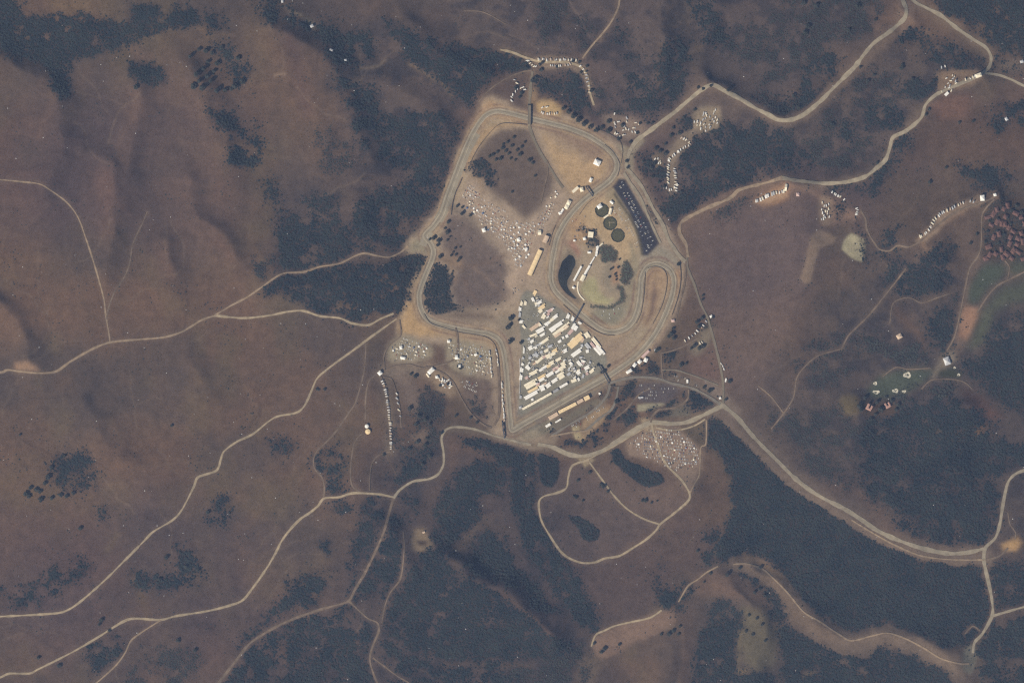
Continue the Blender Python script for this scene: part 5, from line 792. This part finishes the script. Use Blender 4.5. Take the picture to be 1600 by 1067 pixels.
# transporters and team awnings in the paddock
def transporter_meshes():
    b = MB(); b.box(0, 0, 1.0, 13.2, 2.6, 3.0, 0, chamfer=.15)
    for x in (-5.4, -4.2, -3.0): b.box(x, 0, 0, .9, 2.5, .95, 1)
    c = MB(); c.box(8.1, 0, .9, 2.4, 2.5, 2.7, 0, .12); c.box(7.6, 0, .2, 3.4, 2.3, .7, 1); c.box(9.24, 0, 2.0, .16, 2.0, 1.0, 1)
    a = MB(); a.gable(0, -3.1, 3.0, 12.6, 3.4, .7)
    for x in (-6, 6):
        for y in (-1.7, -4.6): a.box(x, y, 0, .15, .15, 3.0)
    return b, c, a
TRM = {}
def transporter(x, y, L, Wd, ang, col, label, group):
    if col not in TRM:
        b, c, a = transporter_meshes(); TRM[col] = (b.mesh('body', [PAINT[col], M_TYRE]), c.mesh('cab', [PAINT[col], M_GLASS]), a.mesh('awning', [PAINT[col]]))
    bm_, cm, am = TRM[col]; sx, sy = L*S/14.2, Wd*S/4.7
    o = put('transporter', None, label, 'transporter', group, loc=at(x, y), rot=R(ang), scale=(sx, sy, 1.0+.1*(L > 12)))
    for nm, me in (('body', bm_), ('cab', cm), ('awning', am)):
        p = put(nm, me, parent=o); p.location = (-1.2, 1.7, 0)
TRAILERS = [
 (835.6, 458, 8, 4, -120, 'yellow'), (833, 468.5, 7, 3, -65, 'white'), (815, 474, 7, 3, 75, 'cream'), (821, 473.5, 6.5, 3.2, 78, 'cream'), (812.6, 482.6, 6, 3.4, 85, 'white'), (812.3, 491, 8, 2.6, 85, 'silver'), (814.5, 502.5, 6, 3.6, 0, 'white'), (819, 511, 7, 2.4, -48, 'cream'),
 (843, 472.5, 9, 3.4, 35, 'white'), (847, 480, 12, 4.6, 37, 'yellow'), (838, 475, 5, 3, -60, 'cream'), (844.8, 485.5, 7, 4, 40, 'cream'), (860, 485, 10, 3.6, 30, 'pink'), (849.6, 494, 8, 4.6, 60, 'cream'), (868, 494.6, 9, 3.8, 38, 'white'), (864, 497.5, 9, 2.6, 35, 'cream'), (857, 491, 5, 3, 40, 'pink'), (856, 504.6, 11, 3.4, 30, 'white'), (862, 500.5, 9, 2.6, 32, 'cream'), (855, 507, 4, 3, 80, 'white'),
 (870.3, 508.6, 25, 4.6, 34, 'white'), (864, 514, 10, 5, 36, 'white'), (877.5, 514.5, 29, 5, 37, 'cream'), (885, 510, 10, 4.6, 48, 'tan'), (872, 522.6, 13, 3.2, 35, 'tan'), (836, 510.5, 17, 4.2, 35, 'tan'), (844.8, 515.6, 14, 5, 30, 'white'), (843.5, 507.5, 5, 3, -55, 'cream'), (834, 523, 13, 2.6, 22, 'cream'), (848, 522.6, 9, 3, 30, 'white'), (831.6, 533, 7, 3, 38, 'white'), (852.5, 531.5, 13, 3.4, 36, 'cream'), (847, 535.5, 8, 2.6, 25, 'white'), (874.8, 533, 6, 3, 35, 'white'), (827, 529.5, 4, 3, 20, 'silver'),
 (887.8, 493.8, 7.4, 3.8, 68, 'white'), (895, 497.8, 7, 3.4, 72, 'white'), (898.2, 511, 9, 7, 60, 'white'), (892, 518, 11, 3.6, 48, 'pink'), (906, 504.6, 6, 2.6, -35, 'white'), (904.5, 527.5, 15, 8, 42, 'yellow'), (896, 536, 16, 8, 40, 'yellow'), (895.5, 532, 8, 5, 50, 'cream'), (910.5, 531, 8, 3, 60, 'tan'), (917.6, 524, 9, 5.4, -55, 'cream'), (931.5, 535.5, 18, 4, -52, 'cream'), (936.5, 548, 17, 7, -48, 'white'), (927, 540, 12, 3, -50, 'pink'), (918.5, 541, 10, 4.2, -50, 'silver'), (909.6, 540, 4, 3.4, 20, 'silver'), (886, 525, 5, 3.4, 30, 'white'), (880, 527.5, 3.6, 3, 20, 'white'),
 (829, 543.5, 7, 4.6, 30, 'white'), (837, 542.5, 4.6, 3.6, 30, 'white'), (842, 538.5, 6, 2, 20, 'silver'), (854, 547.4, 8, 3.2, 32, 'cream'), (867.2, 548, 9, 4.4, 34, 'yellow'), (883, 548, 7.6, 4, 32, 'white'), (901.6, 550.4, 18.5, 4.8, 36, 'white'), (860, 541, 8, 3, 20, 'silver'), (818.6, 547, 10, 2, 86, 'white'), (918, 548.6, 5, 3.6, 10, 'white'),
 (838, 554.4, 6.4, 5.4, 60, 'silver'), (828.5, 558.5, 6, 4, 60, 'grey'), (846, 550, 5, 3, 30, 'silver'), (857, 556, 8.4, 4.6, 34, 'cream'), (864.6, 552.4, 9, 3.8, 30, 'cream'), (843.5, 562, 15, 3.2, 42, 'cream'), (835, 568, 6, 2.6, 25, 'tan'), (850.5, 557.5, 6, 2.6, 40, 'pink'), (873, 561, 10, 3.2, 30, 'cream'), (862, 567, 9, 4.4, 28, 'cream'), (857.5, 571.5, 7, 3.4, 30, 'yellow'), (851, 573.5, 10, 3, 33, 'white'), (845.4, 577.6, 6.5, 3, 30, 'white'), (834, 582, 14, 4, 26, 'cream'), (825, 574, 6, 6, 50, 'white'), (880, 568, 7.6, 4, 30, 'cream'), (879, 574, 13, 4, 30, 'cream'), (869, 575, 12, 3.6, 32, 'pink'), (871.5, 579.5, 9, 2.8, 35, 'white'), (860, 584, 14, 4, 33, 'white'), (847, 588.6, 13, 4, 30, 'yellow'), (847, 592.5, 10, 3.4, 30, 'white'), (830, 599.6, 20, 7, 29, 'cream'), (877, 586.6, 11, 7, 34, 'cream'), (867, 594, 11, 4, 34, 'white'), (857, 601.6, 8.6, 4.8, 38, 'white'), (847.6, 605.6, 8, 7, 25, 'white'), (834, 608, 19, 3.2, 28, 'yellow'), (831.5, 616, 25, 4.4, 29, 'white'), (851, 599.5, 8, 2.4, 28, 'tan'), (822.8, 590, 5.4, 3.2, 35, 'pink'), (832, 624, 4, 3, 20, 'white'), (841, 600, 7, 2.4, 28, 'pink'),
 (815.2, 577.6, 7, 4.2, 78, 'white'), (814, 589, 8.6, 3.6, 82, 'white'), (816.6, 569, 4, 3, 70, 'white'), (817.3, 559.4, 3.6, 2.6, 60, 'silver'), (905, 567.6, 8.4, 3.8, -50, 'white'), (892, 568, 5.4, 3.4, -40, 'white'), (911.6, 564.6, 6.6, 2.8, -18, 'white'), (911, 568, 4.4, 2.2, -20, 'pink'), (917.4, 574, 9, 4.2, 32, 'white'), (904, 581.6, 7, 4.6, 35, 'white'), (925, 579.4, 8.6, 3.4, 40, 'cream'), (889, 584.2, 6.6, 3, 35, 'silver'), (911.2, 587.5, 6, 2.6, 70, 'silver'), (904.4, 593, 3.6, 3, 30, 'white'), (917.5, 583.5, 4, 3, 50, 'pink'), (908, 558.5, 5, 2.6, 10, 'silver'), (922, 566, 4, 2.4, 80, 'silver'), (897.5, 577, 4, 3, 30, 'grey'), (889, 577.5, 4, 2.4, 30, 'silver'), (813.5, 620, 5, 2.6, 85, 'silver'), (813.2, 636.5, 4.4, 3, 20, 'silver')]
def zone(x, y):
    if x < 823 and y > 540: return 'in the column along the left edge of the paddock'
    if y < 512 and x < 823: return 'on the upper left edge of the paddock'
    if y < 506 and x < 880: return 'in the narrow top of the paddock'
    if x >= 910 and y < 556: return 'on the right edge of the paddock beside the track'
    if x >= 880 and y < 556: return 'in the upper right block of the paddock'
    if y < 526: return 'in the upper middle rows of the paddock'
    if x >= 886: return 'in the open lower right corner of the paddock'
    if y+0.55*(x-815) > 627: return 'in the last row before the pit garages'
    if y+0.55*(x-815) > 605: return 'in the bright long rows of the lower paddock'
    return 'in the dense middle rows of the paddock'
for x, y, L, Wd, ang, col in TRAILERS:
    cn = {'pink': 'faded pink', 'silver': 'pale grey', 'grey': 'dark grey'}.get(col, col); z = zone(x, y)
    lab = f"{'long' if L > 11 else 'broad' if Wd > 4.3 else 'short'} {cn} transporter with awning {z}"
    transporter(x, y, L, Wd, ang, col, lab, f'transporters {z}')

# campers
def camper_mesh(col):
    b = MB(); b.box(0, 0, .6, 6.4, 2.6, 2.5, 0, chamfer=.2); b.box(3.9, 0, .5, 1.5, 2.3, 1.3, 0, .12); b.box(3.4, 0, 1.85, .9, 2.2, .8, 1, .2); b.box(-.5, 0, 3.1, 1.4, .9, .25, 2)
    b.box(1.5, 0, 3.1, .7, .7, .15, 2); b.box(0, -1.31, 1.6, 1.4, .06, .7, 1); b.box(0, 1.31, 1.6, 1.4, .06, .7, 1)
    for x in (-2, 3.2): b.box(x, 0, 0, .8, 2.5, .75, 3)
    return b.mesh('camper', [PAINT[col], M_GLASS, PAINT['silver'], M_TYRE])
CAMP = {c: camper_mesh(c) for c in ('white', 'cream', 'silver', 'tan')}
def camper(x, y, ang, group, where, scale=1.0):
    c = random.choice(['white']*6+['cream']*3+['silver']*2+['tan']); cn = {'silver': 'grey'}.get(c, c)
    s_ = scale*random.uniform(1.0, 1.6)
    put('camper', CAMP[c], f'{cn} camper {where}', 'camper', group, loc=at(x, y, .4), rot=R(ang), scale=(s_, s_*1.1, s_))
def along(s, n, group, where, side=0.0, turn=90, jit=.8, scale=1.0):
    p = smooth(P(s), 1.0); t = np.gradient(p, axis=0)
    for k in range(n):
        i = int((k+.5+random.uniform(-.25, .25))*len(p)/n); i = min(max(i, 0), len(p)-1); d = t[i]/np.linalg.norm(t[i])
        x = p[i][0]-d[1]*side+random.uniform(-jit, jit); y = p[i][1]+d[0]*side+random.uniform(-jit, jit)
        camper(x, y, math.degrees(math.atan2(-d[1], d[0]))+turn+random.uniform(-12, 12), group, where, scale)
def points_in(s, n, spacing=2.6):
    pl = P(s); a = np.array(pl); out = []; tries = 0
    while len(out) < n and tries < 6000:
        tries += 1; x, y = rng.uniform(a[:, 0].min(), a[:, 0].max()), rng.uniform(a[:, 1].min(), a[:, 1].max())
        if inside(np.array([x]), np.array([y]), pl)[0] and all((x-u)**2+(y-v)**2 > spacing**2 for u, v in out): out.append((x, y))
    return out
def scatter(s, n, group, where, angs=(60, 80), spacing=2.8, scale=1.0):
    for x, y in points_in(s, n, spacing): camper(x, y, random.choice(angs)+random.uniform(-10, 10), group, where, scale)
along('840,93 855,94 870,94.5 885,94 900,95', 17, 'campers on the upper rim', 'parked nose out along the lane on the upper rim'); along('858,103 875,103 892,101', 8, 'campers on the upper rim', 'parked nose out along the lane on the upper rim'); along('907,103 915,112 919,126 923,146', 9, 'campers on the upper rim bend', 'in the lane bending down from the upper rim', 1.5); along('822,94 832,102 838,105', 6, 'campers left of the upper rim', 'at the left end of the upper rim lane', 0, 60); along('804,124 808,130 806,142 799,150 800,160', 7, 'campers above the road bridge', 'on the bare ground left above the road bridge', 0, 40); along('812,136 820,142 817,133', 4, 'campers above the road bridge', 'on the bare ground left above the road bridge')
along('845,176 852,178 862,178 870,178', 8, 'campers on the orange lot', 'on the small orange lot beside the road bridge'); along('848,168 856,168', 3, 'campers on the orange lot', 'on the small orange lot beside the road bridge', 0, 20)
scatter('940,178 960,178 1000,192 1006,204 978,220 962,212 955,195', 22, 'campers at the entrance', 'among trees above the circuit entrance', (20, 70, 110)); scatter('1084,190 1100,176 1120,170 1122,195 1105,206 1088,200', 26, 'campers in the square lot', 'in the square lot below the winding paved road', (60, 75, 80))
along('1064,215 1074,220 1078,226 1066,232 1056,239 1050,244', 13, 'campers in the curved string', 'in the curved string right of the circuit entrance', 0, 70); along('1046,246 1044,262 1044,288', 12, 'campers in the curved string', 'in the curved string right of the circuit entrance', 0, 60); along('1054,262 1055,275 1056,298', 9, 'campers in the curved string', 'in the curved string right of the circuit entrance', 0, 80); along('1045,297 1052,294 1060,288', 6, 'campers in the curved string', 'in the curved string right of the circuit entrance', 0, 80); scatter('1022,246 1034,246 1036,258 1024,258', 5, 'campers in the small clearing', 'in the small clearing left of the curved string'); along('1036,292 1042,294', 2, 'campers in the small clearing', 'in the small clearing left of the curved string')
scatter('1466,142 1472,122 1485,112 1496,130 1488,142 1474,150', 13, 'campers in the upper right lot', 'in the upper right lot beside the paved road', (20, 60, 80), 3); along('1506,127 1518,122 1526,120', 4, 'campers in the upper right lot', 'in the upper right lot beside the paved road'); along('1470,106 1476,105', 2, 'campers in the upper right lot', 'in the upper right lot beside the paved road')
along('1180,314 1190,312 1197,307 1208,303 1218,301 1225,299', 13, 'campers on the hilltop', 'in the bright row on the hilltop', 0, 80, .8, 1.5)
scatter('1284,314 1296,314 1296,344 1283,344', 15, 'campers in the ring', 'in the ring around the small clump of trees', (80, 95)); along('1300,301 1310,306 1320,313', 8, 'campers in the ring', 'in the ring around the small clump of trees'); along('1338,325 1340,330 1338,337', 5, 'campers in the ring', 'in the ring around the small clump of trees', 0, 90)
along('1436,372 1450,362 1458,348 1470,335 1485,328 1505,318', 21, 'campers in the right-hand row', 'in the sloping row above the tiled roofs', -1, 80, .8, 1.15); along('1513,314 1520,317', 2, 'campers in the right-hand row', 'in the sloping row above the tiled roofs')
along('597,594 602,610 606,632 608,650 610,668 611,702', 27, 'campers in the left column', 'in the long curved column at the left camping', 0, 90, .5); along('620,612 622,628 626,650', 5, 'campers right of the left column', 'scattered right of the curved column at the left camping', 1, 40)
along('774,545 777,556 778,572', 6, 'campers beside the lower left bend', 'in the column along the circuit at the left camping', 0, 0, .5); along('783,596 784,618 785,636 787,654 784,662', 15, 'campers beside the lower left bend', 'in the column along the circuit at the left camping', -1, 0, .5); along('764,548 766,562 768,588', 8, 'campers beside the lower left bend', 'in the column along the circuit at the left camping', 0, 0, .5)
scatter('684,588 704,592 710,606 690,606', 10, 'campers by the big marquee', 'below the big white marquee in the left camping', (30, 70, 110)); along('1105,500 1095,512 1080,526 1070,533', 8, 'campers in the small yard', 'in the small yard right of the circuit'); along('1088,539 1099,533', 3, 'campers in the small yard', 'in the small yard right of the circuit')
along('1127,566 1131,578', 3, 'campers above the main junction', 'on the lane above the main junction', 0, 0)

for x, y in points_in('824,532 842,522 884,540 884,585 822,612', 26, 3.6)+points_in('888,556 926,566 930,576 900,594 888,586', 12, 3.6)+points_in('826,460 842,462 866,484 862,500 846,494', 8, 3.2): camper(x, y, 32+random.uniform(-6, 6), 'vans in the paddock', 'squeezed between the transporters of the paddock', 1.15)
# cars: 300 of them one by one, the rest as one mass
def car_body(b, cx=0, cy=0, ang=0.0, z=0.0, mi=0, sc=1.0):
    t = MB(); t.box(0, 0, .35, 4.4, 1.8, .6, mi, .08); t.box(-.25, 0, .95, 2.5, 1.6, .5, 7, .28); t.box(-.3, 0, 1.45, 1.7, 1.15, .06, mi)
    for x in (-1.35, 1.35): t.box(x, 0, 0, .65, 1.82, .62, 8)
    c, s = math.cos(ang), math.sin(ang); b.add([(cx+sc*(c*p[0]-s*p[1]), cy+sc*(s*p[0]+c*p[1]), z+p[2]) for p in t.v], [], 0); o = len(b.v)-len(t.v)
    b.f += [tuple(i+o for i in q) for q in t.f]; b.m += t.m
CARCOL = ['white', 'cream', 'silver', 'grey', 'dark', 'red', 'blue']; CARMATS = [PAINT[c] for c in CARCOL]+[M_GLASS, M_TYRE]
CARS = []
for k in range(7):
    b = MB(); car_body(b, mi=k); CARS.append(b.mesh('car', CARMATS))
REST = MB(); ncar = [0]
def car(x, y, ang, group, where, single):
    k = random.choice([0]*8+[1]*3+[2]*5+[3]*2+[4]*2+[5, 6])
    if single and ncar[0] < 300:
        ncar[0] += 1; put('car', CARS[k], f'{CARCOL[k] if CARCOL[k] != "silver" else "silver grey"} car {where}', 'car', group, loc=at(x, y, .3), rot=R(ang), scale=(1.3, 1.35, 1.15))
    else: car_body(REST, float(wx_(x)), float(wy_(y)), R(ang), float(zat(x, y))+.3, k, 1.3)
def lot(s, ang, gap, pitch, fill, group, where, share, clump=0.5):
    """rows of cars inside an outline; ang = direction of the rows on the map"""
    pl = P(s); a = np.array(pl); c = a.mean(0); u = np.array([math.cos(R(ang)), -math.sin(R(ang))]); v = np.array([-u[1], u[0]]); got = []
    for i in range(-80, 81):
        for j in range(-60, 61):
            q = c+u*(i*pitch+rng.uniform(-.3, .3))+v*(j*gap+rng.uniform(-.3, .3))
            if inside(np.array([q[0]]), np.array([q[1]]), pl)[0] and rng.uniform() < fill*(1+clump*fbm(q[0]/9.0, q[1]/9.0, 88, 2)): got.append(q)
    pick = set(rng.permutation(len(got))[:int(len(got)*share)].tolist())
    for n_, q in enumerate(got): car(q[0], q[1], ang+90+random.uniform(-8, 8), group, where, n_ in pick)
    return len(got)
nn = [lot('718,296 738,288 752,308 782,324 802,342 828,350 846,334 868,308 864,332 848,362 834,372 822,408 808,424 800,400 786,380 758,352 730,325', 152, 5.0, 2.4, .62, 'cars in the large hillside lot', 'in the large hillside lot beside the long yellow roof', .15, 1.0),
 lot('985,692 1008,674 1020,672 1060,672 1092,702 1092,724 1070,735 1056,738 1030,722 1008,714', -8, 4.6, 2.4, .62, 'cars in the hill lot', 'in the hill lot below the perimeter road', .16, 1.0),
 lot('964,292 972,284 988,312 1008,346 1024,378 1010,392 1001,368 986,330 972,304', -62, 5.2, 2.4, .5, 'cars in the dark lot', 'in the dark asphalt lot beside the inner service road', .5, .6),
 lot('609,545 628,528 652,533 671,543 669,556 650,563 616,564', -18, 4.6, 2.4, .5, 'cars in the left gravel lot', 'in the left gravel camping lot', .4), lot('701,538 716,534 754,542 764,556 764,586 742,586 718,578 706,563', -16, 4.4, 2.4, .55, 'cars in the right gravel lot', 'in the right gravel camping lot', .3), lot('718,592 748,597 746,615 724,606', -25, 4.6, 2.6, .55, 'cars in the lower gravel rows', 'in the short rows below the right gravel lot', .5),
 lot('950,310 962,318 984,345 998,384 992,392 975,352 955,330', -62, 4.6, 3.2, .35, 'cars on the infield edge', 'on bare ground between the round lawns and the dark lot', .4), lot('998,600 1048,597 1056,612 1038,628 1000,624', 0, 5.0, 2.8, .25, 'cars in the small car park', 'in the small paved car park above the perimeter road', .6), lot('886,556 934,560 924,584 896,592 886,580', 30, 4.6, 2.8, .42, 'cars in the lower right paddock', 'in the open lower right corner of the paddock', .4),
 lot('824,476 836,480 846,498 838,508 824,506', 60, 5, 3, .18, 'cars in the upper paddock', 'on the open asphalt in the upper paddock', 1), lot('822,528 880,540 880,580 822,600', 30, 4.5, 2.6, .5, 'cars between the transporters', 'between the transporters of the middle paddock', .2), lot('888,664 926,642 946,625 952,632 926,655 900,672', 30, 4.4, 2.6, .3, 'cars behind the grandstand', 'on the bank behind the grandstand', .3), lot('932,484 972,480 970,494 950,504', 10, 6, 4, .25, 'cars on the infield yard', 'on the grey yard below the dry pond', 1), lot('800,440 818,438 812,456 800,462', 30, 5, 3, .25, 'cars at the head of the paddock', 'on the dirt at the head of the paddock', .4), lot('890,330 925,340 915,390 890,375', 20, 8, 5, .3, 'cars on the infield dirt', 'on the infield dirt left of the round lawns', .5), lot('1040,582 1090,596 1100,612 1060,602', -15, 6, 3.4, .25, 'cars by the service road', 'beside the service road to the main junction', .5)]
print('cars', ncar, nn)
if REST.v: put('parked_cars', REST.mesh('parked_cars', CARMATS), 'hundreds more parked cars filling the lots around the circuit', 'cars', kind='stuff')

# small gazebos and awnings between the cars
def gazebo_mesh(col):
    b = MB(); b.gable(0, 0, 2.4, 4.6, 4.6, 1.3, hip=2.2)
    for x in (-2.1, 2.1):
        for y in (-2.1, 2.1): b.box(x, y, -.5, .14, .14, 2.9)
    return b.mesh('gazebo', [PAINT[col]])
GAZ = {c: gazebo_mesh(c) for c in ('white', 'cream', 'silver', 'blue')}
def gazebos(s, n, group, where, spacing=4.0):
    for x, y in points_in(s, n, spacing):
        c = random.choice(['white']*7+['cream']*4+['silver']*2+['blue']); s_ = random.uniform(.9, 1.7)
        put('gazebo', GAZ[c], f'{"grey" if c == "silver" else c} gazebo {where}', 'gazebo', group, loc=at(x, y), rot=random.uniform(0, 1.5), scale=(s_, s_*random.uniform(.7, 1.1), 1))
gazebos('718,305 735,296 752,318 782,334 802,346 826,354 846,345 838,372 822,408 808,424 800,400 786,380 758,356 730,330', 60, 'gazebos in the large hillside lot', 'among the cars of the large hillside lot')
gazebos('985,692 1008,676 1020,674 1060,674 1088,702 1088,722 1056,736 1030,722 1008,714', 20, 'gazebos in the hill lot', 'among the cars of the hill lot below the perimeter road')
gazebos('701,540 754,545 764,560 764,586 718,578 706,563', 16, 'gazebos in the right gravel lot', 'in the right gravel camping lot'); gazebos('610,546 650,534 668,544 664,556 618,562', 12, 'gazebos in the left gravel lot', 'in the left gravel camping lot'); gazebos('684,590 706,594 712,606 690,606', 7, 'gazebos below the big marquee', 'below the big white marquee in the left camping', 3); gazebos('862,300 878,296 866,330 850,345 846,338', 10, 'gazebos right of the hillside lot', 'on the strip between the hillside lot and the cream marquee')

# ------------------------------------------------------------------ the air
hz = bpy.data.meshes.new('haze'); hb = MB(); zlo = float(GZ.min())-3; E = 45000.0
hb.box(0, 0, zlo, 2*E, 2*E, ALT+500-zlo); hz = hb.mesh('haze', [])
hm = bpy.data.materials.new('thin_air'); hm.use_nodes = True; hn = hm.node_tree.nodes; hn.remove(hn['Principled BSDF'])
pv = hn.new('ShaderNodeVolumePrincipled'); pv.inputs['Color'].default_value = (*AIR_COLOR, 1); pv.inputs['Density'].default_value = AIR_DENSITY; pv.inputs['Anisotropy'].default_value = 0.0
hm.node_tree.links.new(pv.outputs[0], hn['Material Output'].inputs['Volume']); hz.materials.append(hm); hm.cycles.homogeneous_volume = True if hasattr(hm.cycles, 'homogeneous_volume') else None
put('haze', hz, 'thin blue haze between the ground and the eye', 'haze', kind='stuff')

import collections
print(collections.Counter(o.name.split('.')[0] for o in C.objects if o.parent is None).most_common(14))
